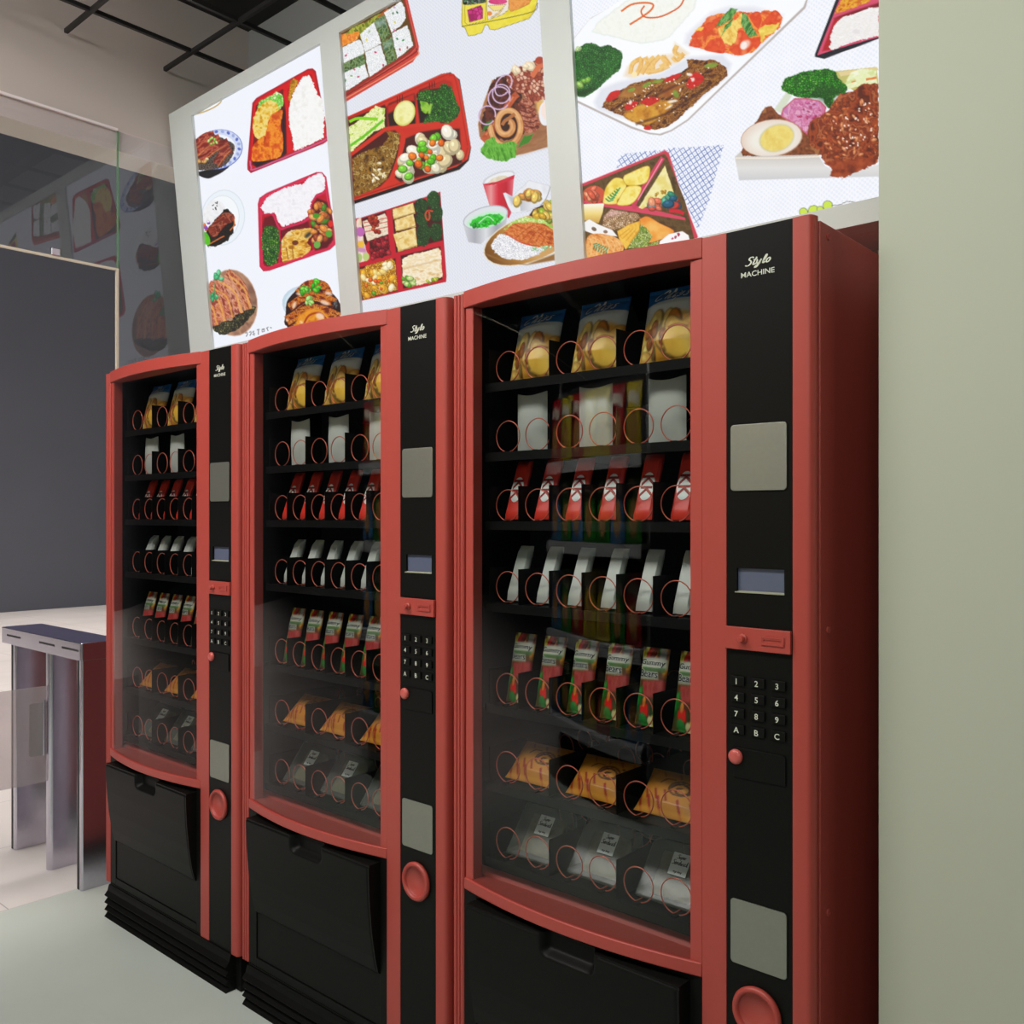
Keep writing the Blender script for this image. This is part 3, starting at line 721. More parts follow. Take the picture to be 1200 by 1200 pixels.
    p.bits([(278, 565), (452, 520), (468, 685), (295, 735)], 62, 20, [(140, 10, 26), (110, 4, 20), (176, 40, 50)], seed=31, asp=1.1)
    p.poly([(145, 350), (190, 330), (200, 430), (220, 560), (260, 700), (250, 750), (170, 770)], ('n', [(226, 190, 130), (246, 236, 220), (206, 150, 190)], 5, 2), rough=.8)
    p.ell(185, 470, 42, 46, 0, (190, 100, 176)).ell(190, 590, 34, 32, 0, (236, 186, 60)).ell(195, 645, 44, 20, 10, (200, 140, 176)).ell(240, 710, 32, 40, 0, (186, 206, 120)).ell(175, 720, 26, 40, 0, (170, 196, 110))
    for q in ([(495, 250), (700, 185), (720, 290), (505, 350)], [(515, 355), (700, 290), (725, 420), (525, 470)], [(500, 490), (720, 425), (740, 610), (550, 665)]):
        p.poly(q, ('n', [(214, 170, 80), (236, 206, 130), (248, 232, 180), (226, 190, 100)], 4, 1.8), rough=.5, edge=(130, 90, 30), ew=.7)
        p.line([(q[2][0], q[2][1] - 10), (q[3][0], q[3][1] - 6)], 7, (150, 110, 50), op=.7)
    G2 = [(36, 76, 36), (56, 100, 50), (24, 56, 26), (90, 130, 70)]
    for cx, cy, rx, ry in ((895, 155, 66, 84), (775, 220, 66, 76), (920, 290, 66, 84), (785, 340, 62, 76), (800, 480, 70, 84), (920, 470, 64, 90), (790, 560, 58, 50)):
        broc(p, [(cx + rx * math.cos(a), cy + ry * math.sin(a)) for a in np.linspace(0, 2 * math.pi, 10, endpoint=False)], (14, 34, 14), 2.0, G2, .7)
    p.line([(890, 270), (840, 264), (815, 300), (830, 350), (855, 340), (850, 265)], 15, (206, 70, 40)).line([(560, 540), (600, 520)], 6, (200, 160, 90))
    p.poly([(165, 850), (240, 800), (490, 725), (525, 760), (545, 1030), (210, 1125), (180, 1000)], ('v', [(206, 140, 20), (236, 180, 50), (180, 110, 10), (246, 206, 90)], 2.2, (120, 70, 10), .3), rough=.9)
    p.bits([(190, 860), (500, 740), (530, 1000), (230, 1100)], 26, 28, [(250, 236, 190), (240, 206, 120), (236, 170, 40), (246, 220, 150)], seed=33, shade=.18)
    p.bits([(200, 960), (500, 760), (520, 950), (300, 1080)], 8, 18, [(236, 90, 20), (100, 160, 40), (230, 110, 30)], seed=34, asp=1.1)
    p.poly([(585, 740), (650, 700), (940, 625), (965, 650), (980, 900), (900, 950), (680, 1000), (600, 960)], ('n', [(214, 170, 110), (240, 220, 176), (252, 246, 230), (236, 210, 160), (248, 238, 214)], 6, 1.8, -12, 2.0), rough=.9)
    p.line([(600, 830), (760, 790), (960, 740)], 14, (196, 150, 90), op=.5, soft=2).bits([(595, 920), (660, 900), (720, 950), (690, 1010), (610, 1010)], 11, 26, [(120, 190, 50), (90, 160, 30), (190, 216, 130)], seed=35).bits([(820, 950), (950, 910), (960, 940), (840, 985)], 7, 16, [(190, 200, 60), (120, 150, 30)], seed=36)
    # yellow lunch box (drawn)
    p.at(530, 0, 6)
    p.poly([(70, -20), (65, 160), (70, 190), (88, 196), (112, 254), (160, 248), (210, 230), (232, 176), (250, 176), (262, 206), (300, 212), (540, 132), (580, 80), (606, -20)], ('n', [(232, 214, 40), (242, 228, 84), (222, 198, 30)], 8), edge=(80, 76, 30), ew=.8)
    p.line([(66, 186), (235, 156), (560, 84), (600, 20)], 5, (96, 90, 30)).poly([(86, -10), (90, 160), (110, 176), (232, 146), (240, -10)], (238, 220, 80), edge=(90, 84, 40), ew=.6)
    p.poly([(105, 70), (200, 36), (215, 60), (216, 130), (120, 158)], ('v', [(190, 30, 110), (220, 70, 150), (160, 16, 90)], 4.5, (140, 10, 76), .25), edge=(60, 40, 30), ew=.6)
    p.poly([(245, -10), (400, -10), (395, 70), (350, 105), (250, 140), (242, 60)], (236, 228, 214), edge=(90, 80, 50), ew=.6).ell(320, 10, 66, 22, 0, ('n', [(196, 30, 100), (230, 90, 140)], 4)).poly([(248, 40), (380, 30), (340, 72), (290, 78)], (240, 220, 130), edge=(120, 96, 40), ew=.6).poly([(262, 130), (360, 60), (330, 100)], (236, 206, 120), edge=(120, 96, 40), ew=.5).ell(262, 95, 18, 16, 0, (226, 140, 60))
    p.poly([(395, -10), (560, -10), (540, 30), (450, 70), (410, 82), (396, 50)], ('n', [(226, 140, 50), (240, 170, 90), (214, 120, 40)], 3), edge=(140, 90, 40), ew=.6)
    p.poly([(70, -20), (240, -20), (235, 16), (160, 30), (80, 34)], ('v', [(40, 60, 44), (90, 140, 90), (20, 20, 20), (200, 220, 200)], 3, (20, 30, 24), .3), rough=.8)
    # board of grilled meats
    p.poly([(180, 870), (190, 960), (260, 1050), (380, 1110), (520, 1080), (672, 1036), (668, 880), (600, 600), (280, 560), (220, 720)], ('n', [(150, 96, 60), (176, 124, 84), (120, 74, 46)], 12, 1.6, -20, 3), edge=(206, 160, 120), ew=1.4)
    p.line([(300, 1128), (480, 1098), (672, 1038)], 10, (206, 206, 212), op=.6, soft=2)
    p.poly([(200, 870), (250, 700), (270, 590), (380, 530), (470, 620), (520, 900), (400, 980), (280, 960)], ('n', [(60, 20, 14), (120, 50, 30), (40, 14, 10), (90, 40, 24)], 6, 2), rough=2, sm=True)
    p.line([(215, 990), (300, 880), (420, 700), (460, 660)], 46, ('n', [(170, 66, 30), (206, 100, 56), (140, 50, 24)], 5), soft=1.2).line([(235, 950), (330, 820), (430, 680)], 10, (230, 150, 110), op=.6)
    p.poly([(380, 540), (440, 480), (560, 440), (640, 400), (650, 700), (560, 730), (480, 650), (420, 640)], ('v', [(150, 60, 40), (206, 130, 100), (236, 196, 170), (176, 84, 56), (120, 40, 24)], 4.2, (120, 44, 30), .35), rough=1.8)
    p.bits([(430, 490), (560, 430), (570, 470), (460, 510)], 9, 28, [(246, 226, 190), (240, 206, 150)], seed=40, shade=.15).line([(560, 540), (600, 480), (640, 450)], 34, (214, 110, 70)).ell(612, 424, 30, 26, -20, (176, 66, 40))
    p.poly([(460, 730), (510, 690), (560, 720), (590, 800), (620, 880), (560, 930), (500, 920), (470, 860), (484, 800)], ('n', [(90, 30, 18), (160, 76, 50), (226, 160, 130), (120, 44, 28)], 4, 2.2, 30, 2), rough=.8, sm=True)
    for k in range(5):
        p.line([(478 + k * 6, 740 + k * 36), (530 + k * 10, 760 + k * 34), (576 + k * 8, 730 + k * 38)], 9, (84, 26, 16), op=.75)
    p.poly([(590, 720), (640, 700), (650, 780), (600, 800)], (226, 180, 100), soft=3).ell(652, 800, 44, 84, 0, (236, 236, 240)).ell(660, 780, 34, 60, 0, (246, 226, 216))
    sp = [(385 + (30 + 66 * t / 12.0) * math.cos(-1.1 + t * .62) * 1.0, 880 + (30 + 88 * t / 12.0) * math.sin(-1.1 + t * .62) * 1.05) for t in range(18)]
    p.ell(385, 884, 84, 100, 0, (50, 22, 12)).line(sp, 47, (150, 84, 40)).line(sp, 38, ('n', [(196, 124, 64), (226, 170, 110), (206, 140, 80)], 7)).line([(a - 5, b - 6) for a, b in sp], 9, (240, 206, 160), op=.6, soft=2)
    p.line([(440, 800), (400, 830), (370, 850), (350, 880)], 24, (176, 110, 60))
    p.poly([(205, 1040), (240, 990), (290, 960), (320, 1010), (420, 990), (455, 1010), (450, 1100), (380, 1135), (300, 1130), (230, 1105), (198, 1070)], ('n', [(50, 120, 20), (90, 170, 44), (130, 200, 80), (60, 140, 24)], 5, 1.8, 70, 2.5), rough=1.2).poly([(460, 1040), (500, 960), (575, 940), (540, 1000)], (60, 130, 34), rough=.6).poly([(205, 930), (240, 860), (285, 840), (250, 900)], (50, 110, 34), rough=.6)
    for cx, cy, rx, ry, a in ((345, 660, 62, 66, 0), (330, 690, 76, 80, 20), (245, 810, 58, 66, 20), (360, 600, 50, 80, 30)):
        p.line([(cx + rx * math.cos(t) * math.cos(math.radians(a)) - ry * math.sin(t) * math.sin(math.radians(a)), cy + rx * math.cos(t) * math.sin(math.radians(a)) + ry * math.sin(t) * math.cos(math.radians(a))) for t in np.linspace(.3, 6.2, 16)], 9, (214, 186, 216)).line([(cx + rx * .9 * math.cos(t), cy + ry * .9 * math.sin(t)) for t in np.linspace(.6, 5, 12)], 3, (150, 90, 150), op=.7)
    # cup, soup bowl, chicken on rice
    p.at(530, 180, 8)
    p.poly([(286, 280), (580, 200), (566, 380), (552, 560), (530, 606), (350, 490)], ('g', [(214, 70, 84), (230, 150, 150), (206, 30, 50), (190, 24, 44), (226, 120, 130)], (290, 0), (580, 0)))
    p.ell(436, 228, 156, 54, -18, (206, 208, 214)).ell(440, 232, 140, 44, -18, (236, 238, 242)).ell(430, 250, 96, 36, -18, ('n', [(206, 190, 160), (236, 228, 206)], 4), rough=.5).poly([(290, 286), (420, 262), (585, 198), (578, 236), (440, 288), (320, 300)], (206, 40, 60))
    p.poly([(475, 370), (500, 365), (560, 400), (720, 250), (915, 300), (880, 440), (720, 540), (560, 560), (520, 490)], ('n', [(226, 228, 234), (240, 242, 246), (206, 208, 216)], 10), edge=(190, 192, 200), ew=.7).poly([(520, 390), (640, 430), (560, 480)], (190, 192, 200), soft=3).poly([(630, 440), (860, 420), (720, 530), (640, 540)], ('g', [(190, 192, 200), (226, 228, 232), (206, 208, 214)], (630, 0), (860, 0)))
    p.bits([(580, 470), (640, 370), (760, 330), (830, 420), (700, 440)], 17, 38, [(226, 160, 60), (206, 140, 60), (236, 200, 100), (190, 120, 50)], seed=50).line([(800, 520), (880, 420), (925, 300)], 5, (120, 120, 124))
    p.poly([(100, 660), (150, 830), (270, 848), (330, 790), (500, 690), (522, 560)], ('g', [(210, 212, 218), (170, 172, 180), (220, 222, 226), (160, 162, 172), (206, 208, 214)], (110, 0), (520, 0)))
    p.ell(312, 596, 218, 100, -16, (180, 182, 190)).ell(312, 598, 208, 92, -16, (222, 226, 230)).ell(320, 622, 190, 72, -13, (196, 236, 206)).ell(322, 630, 160, 58, -13, ('n', [(20, 180, 20), (60, 214, 50), (20, 150, 30), (90, 226, 90)], 3, 2), rough=1.6).line([(240, 660), (330, 590), (400, 640)], 8, (200, 240, 206)).bits([(180, 680), (440, 580), (440, 640), (260, 700)], 9, 20, [(190, 240, 200), (30, 190, 30), (20, 150, 40)], seed=51)
    p.ell(720, 800, 450, 218, -20, (232, 220, 196)).ell(722, 800, 440, 209, -20, ('g', [(110, 66, 14), (170, 116, 44), (206, 160, 96)], (290, 900), (640, 700)))
    p.poly([(300, 930), (500, 1010), (700, 1038), (960, 940), (960, 1000), (700, 1045), (500, 1020), (340, 960)], (150, 106, 56), soft=2)
    p.poly([(720, 580), (760, 520), (940, 440), (950, 620), (860, 620)], (60, 34, 10)).bits([(760, 580), (800, 530), (930, 455), (940, 600), (850, 620)], 18, 40, [(206, 160, 40), (226, 190, 90), (180, 130, 24), (150, 180, 50)], seed=52)
    p.poly([(480, 720), (560, 640), (680, 590), (840, 620), (945, 680), (945, 720), (840, 690), (640, 660)], ('v', [(190, 220, 110), (226, 240, 170), (140, 196, 60)], 3, (150, 190, 80), .2), rough=1)
    p.poly([(360, 850), (440, 750), (560, 770), (700, 840), (860, 880), (820, 950), (640, 1000), (480, 985), (400, 930)], ('v', [(244, 244, 246), (252, 252, 253), (226, 226, 232)], 2.2, (190, 190, 200), .22), rough=1.2)
    p.poly([(485, 735), (560, 660), (720, 640), (860, 660), (945, 710), (955, 870), (860, 885), (700, 860), (600, 810)], ('n', [(160, 60, 14), (206, 100, 40), (236, 160, 90), (190, 80, 24), (226, 130, 60)], 5, 2, 25, 2.6), rough=.8)
    for k in range(6):
        p.line([(600 + k * 60, 790 + k * 14), (680 + k * 50, 720 + k * 10), (760 + k * 40, 670 + k * 14)], 6, (140, 46, 12), op=.6)
    p.line([(500, 750), (640, 830), (780, 870)], 12, (200, 50, 24), op=.7).bits([(720, 880), (940, 870), (900, 910), (760, 910)], 10, 13, [(170, 230, 170), (200, 240, 190)], seed=53)


def menu3(p):
    # white tray
    p.at(660, 0, 7.5)
    p.poly([(60, 870), (90, 340), (240, 160), (600, -40), (2160, -40), (2130, 70), (1100, 1060), (960, 1150), (860, 1190), (760, 1180), (600, 1130), (120, 900)], (186, 176, 172), soft=1)
    p.poly([(60, 850), (86, 350), (230, 170), (580, -40), (2150, -40), (2110, 60), (1090, 1050), (950, 1140), (850, 1176), (760, 1166), (600, 1110), (120, 880)], ('n', [(246, 249, 254), (253, 254, 255)], 30), soft=1.2)
    p.poly([(250, 280), (300, 200), (620, -40), (1180, -40), (1150, 80), (940, 320), (860, 360), (700, 384), (620, 370)], ('n', [(236, 240, 230), (250, 251, 244), (240, 243, 236)], 3, 1.4), rough=1.2, soft=2, edge=(226, 232, 226), ew=2)
    p.line([(510, 100), (600, 40), (720, 24), (790, 40), (770, 90), (690, 150), (585, 216)], 17, (226, 110, 50)).line([(715, 50), (685, 100), (720, 150), (840, 150), (960, 100), (1030, 50), (1062, -10)], 14, (216, 96, 44))
    broc(p, [(90, 460), (180, 390), (270, 380), (330, 410), (390, 395), (450, 420), (520, 470), (500, 600), (440, 660), (340, 740), (290, 790), (180, 850), (115, 830), (80, 700)], (10, 54, 14), 2.2, [(40, 130, 42), (66, 164, 64), (26, 100, 30), (104, 184, 86)], 1.2)
    p.poly([(120, 800), (300, 760), (180, 850), (125, 840)], (16, 54, 14), soft=4, op=.8).bits([(120, 720), (230, 690), (240, 750), (130, 770)], 7, 26, [(120, 176, 60), (150, 196, 90)], seed=60).bits([(95, 440), (150, 410), (140, 460)], 4, 20, [(190, 220, 150)], seed=61)
    p.poly([(530, 670), (560, 590), (640, 520), (960, 470), (980, 370), (1110, 470), (1000, 560), (700, 660), (600, 690)], (240, 226, 206), soft=4)
    for a, b, c_ in (((590, 650), (610, 560), (690, 510)), ((640, 660), (680, 580), (690, 510)), ((720, 640), (760, 590), (720, 500)), ((790, 610), (790, 560), (850, 490)), ((850, 590), (900, 560), (860, 490)), ((940, 570), (900, 520), (880, 490)), ((1000, 400), (980, 460), (1060, 500)), ((960, 500), (1000, 530), (1060, 470)), ((740, 640), (840, 620), (930, 580)), ((690, 650), (740, 560), (800, 500))):
        p.line([a, b, c_], 40, ('n', [(226, 170, 80), (244, 206, 130), (236, 190, 110)], 4)).line([(a[0] + 12, a[1] + 6), (b[0] + 16, b[1] + 6), (c_[0] + 10, c_[1] + 10)], 6, (206, 140, 60), op=.6)
    p.ell(625, 655, 26, 26, 0, (250, 232, 180))
    p.poly([(270, 900), (330, 780), (480, 720), (860, 640), (1100, 500), (1400, 480), (1480, 560), (1440, 680), (1100, 960), (950, 1080), (800, 1130), (640, 1080), (300, 960)], (226, 228, 238), soft=5)
    p.poly([(335, 940), (380, 870), (500, 790), (620, 730), (740, 700), (880, 690), (1040, 640), (1100, 590), (1090, 520), (1240, 530), (1320, 520), (1440, 590), (1440, 660), (1360, 740), (1240, 830), (1100, 960), (1010, 1050), (900, 1120), (800, 1140), (700, 1110), (520, 1020)], ('n', [(56, 20, 8), (120, 64, 20), (180, 120, 40), (90, 40, 12), (206, 150, 70), (70, 30, 10)], 6, 2.2, -35, 2.0), rough=1.2, rs=4)
    p.poly([(530, 1010), (640, 930), (860, 890), (960, 900), (900, 1000), (760, 1090), (640, 1080)], ('n', [(150, 84, 16), (206, 140, 30), (226, 170, 60), (176, 100, 20)], 6, 1.6), soft=3, sm=True).poly([(470, 860), (540, 790), (760, 730), (740, 790), (620, 850)], ('n', [(140, 84, 30), (190, 130, 60)], 6), soft=3).poly([(830, 850), (900, 760), (1040, 690), (1040, 800), (920, 860)], ('n', [(140, 70, 20), (190, 124, 44)], 6), soft=4)
    p.line([(520, 900), (760, 860), (1100, 700), (1340, 660)], 16, (54, 18, 8), op=.7, soft=3).line([(640, 1090), (900, 1000), (1140, 850), (1290, 740)], 18, (50, 16, 8), op=.75, soft=3)
    for q in ([(375, 870), (420, 810), (500, 795), (470, 860), (400, 890)], [(540, 930), (600, 890), (660, 900), (620, 950), (560, 970)], [(680, 890), (760, 850), (850, 870), (760, 930), (700, 910)], [(890, 700), (960, 660), (1040, 650), (990, 700), (920, 720)], [(1080, 740), (1130, 650), (1190, 640), (1240, 700), (1130, 780)], [(710, 1120), (760, 1100), (770, 1140), (720, 1140)]):
        p.poly(q, ('n', [(176, 16, 14), (214, 36, 26), (190, 20, 16)], 4), sm=True)
    for q in ((600, 790, 34, 16, -20), (735, 745, 44, 18, -30), (990, 825, 36, 24, 60), (1300, 575, 60, 22, -12), (830, 715, 50, 14, -10)):
        p.ell(*q, ('n', [(110, 130, 40), (150, 170, 60)], 3))
    for q in ((960, 890, 44, 12, -10), (1110, 655, 26, 14, 10), (1140, 700, 14, 18, 20), (590, 900, 14, 20, 20), (690, 1060, 14, 5, 30), (930, 940, 40, 8, -30), (500, 965, 12, 5, 40)):
        p.ell(*q, (250, 244, 236), soft=2, op=.9)
    p.bits([(380, 930), (1000, 640), (1380, 560), (900, 1090), (620, 1040)], 46, 5, [(250, 236, 210)], seed=62, shade=0)
    p.at(790, 0, 7.5)
    p.poly([(90, 380), (110, 300), (320, 110), (480, 60), (700, 60), (960, 130), (930, 230), (780, 400), (700, 460), (560, 490), (150, 420)], (230, 230, 240), soft=6)
    p.poly([(125, 400), (170, 300), (320, 130), (560, 100), (700, 110), (880, 90), (950, 150), (930, 240), (780, 370), (690, 460), (560, 488), (400, 460), (240, 430)], ('n', [(206, 60, 20), (236, 120, 60), (250, 170, 60), (226, 80, 30), (240, 140, 90)], 5, 2), rough=1.4)
    for q in ([(150, 320), (240, 230), (420, 140), (440, 170), (340, 260), (220, 330)], [(490, 440), (520, 330), (580, 260), (660, 320), (700, 400), (640, 470), (560, 486)], [(260, 430), (330, 350), (420, 340), (450, 460), (350, 460)], [(660, 130), (730, 100), (770, 160), (740, 250), (690, 200)], [(770, 200), (880, 90), (945, 150), (900, 220), (800, 240)], [(670, 340), (760, 320), (790, 330), (720, 430)], [(130, 390), (190, 330), (250, 400), (210, 420)]):
        p.poly(q, ('n', [(206, 44, 14), (232, 84, 36), (216, 60, 20), (246, 150, 90)], 7, 1.8), sm=True)
    p.ell(626, 392, 50, 34, -40, (240, 190, 170), soft=3).ell(612, 400, 28, 36, 20, (250, 236, 230), soft=2)
    p.poly([(380, 260), (440, 220), (560, 160), (600, 100), (660, 200), (560, 260), (540, 370), (500, 400), (440, 380)], ('n', [(226, 170, 60), (248, 226, 130), (240, 200, 90)], 3.6, 2), rough=1.4).poly([(740, 260), (800, 220), (930, 205), (880, 290), (800, 310), (770, 380)], ('n', [(226, 180, 50), (248, 230, 120)], 3.6, 2), rough=1.2).poly([(180, 270), (220, 235), (270, 240), (240, 270)], (246, 200, 80), rough=.8)
    for q in ([(360, 240), (420, 150), (500, 70), (560, 80), (500, 170), (420, 220)], [(415, 320), (450, 220), (520, 160), (500, 220), (440, 280)], [(590, 200), (600, 110), (640, 130), (680, 220), (720, 290), (730, 310), (660, 330), (620, 270), (600, 230)]):
        p.poly(q, ('n', [(30, 90, 30), (80, 150, 60), (150, 200, 120), (50, 110, 40)], 5, 2, -60, 3), rough=.5)
    # corner bento
    p.at(930, 0, 12)
    p.poly([(300, 800), (300, 760), (600, -20), (1200, -20), (1200, 545), (430, 828)], (20, 22, 34)).poly([(330, 780), (650, -20), (1200, -20), (1200, 520), (600, 690)], (214, 76, 110))
    p.poly([(400, 720), (570, 270), (640, 230), (1200, 50), (1200, 300), (520, 700)], (176, 24, 36), soft=2).poly([(570, 260), (800, 170), (1200, 40), (1200, 130), (700, 240)], (120, 14, 30), soft=3)
    p.poly([(580, 190), (660, 20), (680, -20), (1080, -20), (1060, 20), (900, 90), (740, 150)], ('n', [(176, 40, 10), (226, 150, 20), (246, 200, 60), (206, 100, 20)], 4, 2, -30, 2), rough=1)
    p.poly([(490, 680), (540, 600), (510, 560), (560, 370), (680, 250), (860, 190), (1060, 110), (1200, 100), (1200, 500), (800, 600), (560, 700)], ('n', [(226, 220, 222), (246, 244, 244), (236, 232, 226), (252, 250, 250)], 4.5, 1.8, -15, 1.8), rough=1.2, rs=2)
    # boxed egg, ham, broccoli and fried cutlet
    p.at(850, 70, 6.667)
    p.poly([(640, 120), (860, 90), (1180, 56), (1200, 200), (1000, 240), (880, 160)], (196, 190, 110)).poly([(880, 95), (1180, 56), (1200, 80), (900, 130)], (226, 206, 150))
    p.poly([(930, 190), (980, 100), (1050, 70), (1180, 80), (1190, 190), (1080, 190), (960, 230)], ('n', [(206, 220, 140), (240, 242, 206), (226, 236, 170), (248, 248, 230)], 6, 2, -20, 2), rough=1).line([(1100, 155), (1180, 140)], 18, (226, 130, 60)).line([(985, 175), (1020, 165)], 9, (220, 140, 60))
    p.poly([(380, 390), (480, 250), (520, 280), (440, 420)], (214, 222, 200), soft=2).poly([(110, 750), (240, 480), (310, 370), (360, 360), (410, 420), (640, 560), (800, 740), (400, 770)], ('n', [(70, 26, 8), (150, 80, 40), (100, 46, 20), (180, 120, 70)], 6, 2), rough=1.2)
    broc(p, [(440, 220), (470, 150), (560, 110), (690, 80), (840, 80), (880, 140), (950, 210), (930, 260), (850, 300), (830, 380), (780, 350), (760, 300), (640, 300), (530, 280), (450, 240)], (6, 50, 6), 2.6, [(30, 160, 14), (70, 206, 30), (16, 110, 10), (140, 236, 70)], 1.5)
    p.poly([(640, 280), (780, 200), (940, 230), (850, 300), (830, 370), (780, 340), (700, 300)], (10, 60, 8), soft=6, op=.55)
    p.poly([(430, 440), (450, 380), (540, 300), (640, 300), (740, 320), (790, 370), (780, 420), (680, 480), (640, 590), (560, 520)], ('n', [(206, 110, 150), (226, 160, 196), (190, 90, 140), (236, 190, 210), (196, 120, 176)], 5, 2), edge=(190, 70, 90), ew=2.4)
    p.bits([(470, 440), (560, 320), (760, 350), (640, 560)], 14, 11, [(190, 60, 110), (206, 90, 150)], seed=70, asp=1.8)
    p.poly([(640, 560), (660, 490), (800, 400), (880, 280), (1000, 240), (1080, 190), (1200, 180), (1200, 800), (1120, 830), (1000, 890), (920, 925), (820, 900), (830, 850), (770, 800), (740, 720), (660, 660)], ('n', [(70, 20, 8), (130, 46, 18), (176, 76, 30), (100, 34, 12), (206, 120, 70), (120, 40, 16)], 6.5, 2.0), rough=2.2, rs=5)
    p.bits([(700, 560), (900, 300), (1180, 220), (1180, 760), (900, 900), (780, 720)], 90, 13, [(190, 90, 40), (150, 56, 24), (220, 140, 90), (110, 36, 14)], seed=71, asp=2.2, shade=.2).bits([(840, 480), (1160, 280), (1170, 620), (960, 760)], 40, 7, [(244, 214, 196), (236, 180, 150)], seed=72, shade=0)
    p.ell(362, 612, 244, 146, -8, (176, 130, 100)).ell(360, 612, 238, 141, -8, ('n', [(226, 206, 190), (240, 228, 216)], 30)).ell(370, 615, 200, 116, -8, (240, 236, 226), soft=12).ell(402, 612, 142, 104, -22, (206, 200, 150), soft=3).ell(403, 612, 132, 96, -22, ('n', [(226, 196, 90), (240, 222, 130), (232, 206, 104)], 5))
    p.poly([(74, 760), (120, 716), (140, 756), (720, 740), (780, 830), (840, 860), (820, 910), (1200, 820), (1200, 912), (108, 942)], ('g', [(206, 200, 194), (226, 224, 222), (206, 206, 208)], (0, 750), (0, 940)), soft=1)
    p.line([(80, 768), (400, 768), (740, 756)], 12, (240, 230, 214)).poly([(770, 800), (1180, 760), (1180, 806), (1000, 890), (920, 925), (820, 905), (830, 850)], ('n', [(80, 26, 10), (140, 52, 22), (186, 86, 40)], 6, 2), rough=2)
    for x, y, r in ((610, 1190, 30), (690, 1180, 40), (800, 1140, 36), (740, 1170, 24)):
        p.ell(x, y, r + 4, r + 4, 0, (90, 100, 60)).ell(x, y, r, r, 0, (206, 230, 80))
    p.line([(830, 1140), (900, 1130), (950, 1108), (1010, 1112)], 5, (90, 90, 80))
    # patterned cloth and drawn bento
    p.at(670, 160, 6.316)
    for quad in ([(345, 170), (375, 130), (700, 95), (690, 130), (330, 235)], [(700, 90), (1125, 62), (1090, 200), (1020, 460), (930, 700), (700, 110)]):
        Q = p.P(quad); r = p.mask(Q, 1.0, .8, 3)
        if r[1] is not None:
            idx, a, d = r; x, y = p.x[idx], p.y[idx]
            u = (x * .60 + y * .80) / 5.6; v = (x * .86 - y * .51) / 5.2
            ln = np.maximum(np.clip(1.15 - np.abs((u % 1) - .5) * 8, 0, 1), np.clip(1.15 - np.abs((v % 1) - .5) * 8, 0, 1))
            dot = np.clip(1.4 - np.hypot((u % 1) - 0, (v % 1) - 0) * 9, 0, 1) + np.clip(1.4 - np.hypot((u % 1) - 1, (v % 1) - 1) * 9, 0, 1)
            e = (np.clip(ln * (.55 + .45 * vnoise(x / 4, y / 4, 5)) + dot * .6, 0, 1) * a)[:, None]
            p.c[idx] = p.c[idx] * (1 - e) + np.array((54, 84, 166.)) * e
    p.poly([(70, 350), (650, 118), (690, 100), (720, 120), (800, 380), (935, 740), (900, 900), (60, 910)], (206, 60, 80), edge=(236, 130, 140), ew=1.2)
    p.poly([(70, 375), (660, 135), (690, 128), (710, 160), (840, 480), (905, 750), (900, 900), (60, 910)], ('n', [(84, 60, 30), (110, 84, 44), (70, 48, 24)], 4))
    p.poly([(80, 470), (250, 490), (520, 520), (840, 600), (842, 620), (240, 520), (75, 490)], (214, 70, 96)).line([(675, 155), (470, 480), (480, 530)], 34, (206, 60, 90)).line([(670, 165), (490, 470)], 8, (240, 150, 170))
    p.poly([(690, 215), (760, 430), (700, 440), (520, 535), (495, 525)], ('n', [(236, 222, 130), (248, 240, 190), (226, 206, 100)], 8), rough=.4).poly([(740, 310), (770, 380), (760, 430)], (70, 60, 20))
    p.bits([(540, 540), (640, 440), (700, 500), (620, 550)], 12, 30, [(226, 110, 80), (236, 150, 110), (206, 80, 60), (120, 170, 170)], seed=80).bits([(680, 470), (740, 420), (820, 500), (730, 540)], 13, 30, [(40, 130, 100), (30, 90, 120), (80, 160, 130), (200, 60, 50)], seed=81)
    p.line([(720, 550), (780, 552), (830, 570)], 26, (206, 30, 50)).bits([(600, 430), (700, 390), (690, 420), (620, 450)], 7, 11, [(190, 140, 30), (214, 170, 60)], seed=82)
    p.ell(165, 430, 82, 66, 0, (206, 84, 56)).bits([(100, 430), (180, 370), (240, 420), (160, 480)], 11, 32, [(236, 120, 90), (240, 150, 110), (214, 90, 60)], seed=83, asp=2)
    YL = ('n', [(226, 190, 50), (246, 226, 110), (250, 240, 160), (236, 206, 70)], 7, 1.8)
    p.poly([(228, 490), (250, 380), (310, 310), (370, 310), (405, 350), (390, 420), (340, 470), (330, 500)], YL, sm=True, edge=(206, 150, 30), ew=1.2).poly([(390, 285), (560, 215), (578, 280), (540, 350), (410, 362)], YL, sm=True, edge=(190, 140, 30), ew=1.2).poly([(330, 500), (390, 390), (440, 362), (515, 375), (490, 450), (430, 505)], YL, sm=True, edge=(206, 156, 30), ew=1.2)
    for k in range(6):
        p.line([(275 + k * 13, 480 - k * 16), (250 + k * 16, 458 - k * 14)], 9, (40, 140, 80)).line([(275 + k * 13, 480 - k * 16), (310 + k * 10, 468 - k * 18)], 9, (50, 150, 90))
    p.poly([(80, 500), (240, 495), (230, 560), (200, 640), (90, 620)], ('g', [(250, 246, 230), (240, 214, 130), (206, 160, 70)], (0, 500), (0, 640)))
    p.poly([(225, 660), (240, 590), (290, 540), (480, 570), (510, 600), (400, 670), (300, 690)], ('v', [(190, 150, 110), (226, 196, 160), (150, 110, 70), (240, 220, 190)], 2.0, (120, 84, 50), .35), rough=.6).poly([(240, 600), (290, 545), (400, 560), (300, 590)], (226, 180, 180), soft=5, op=.7)
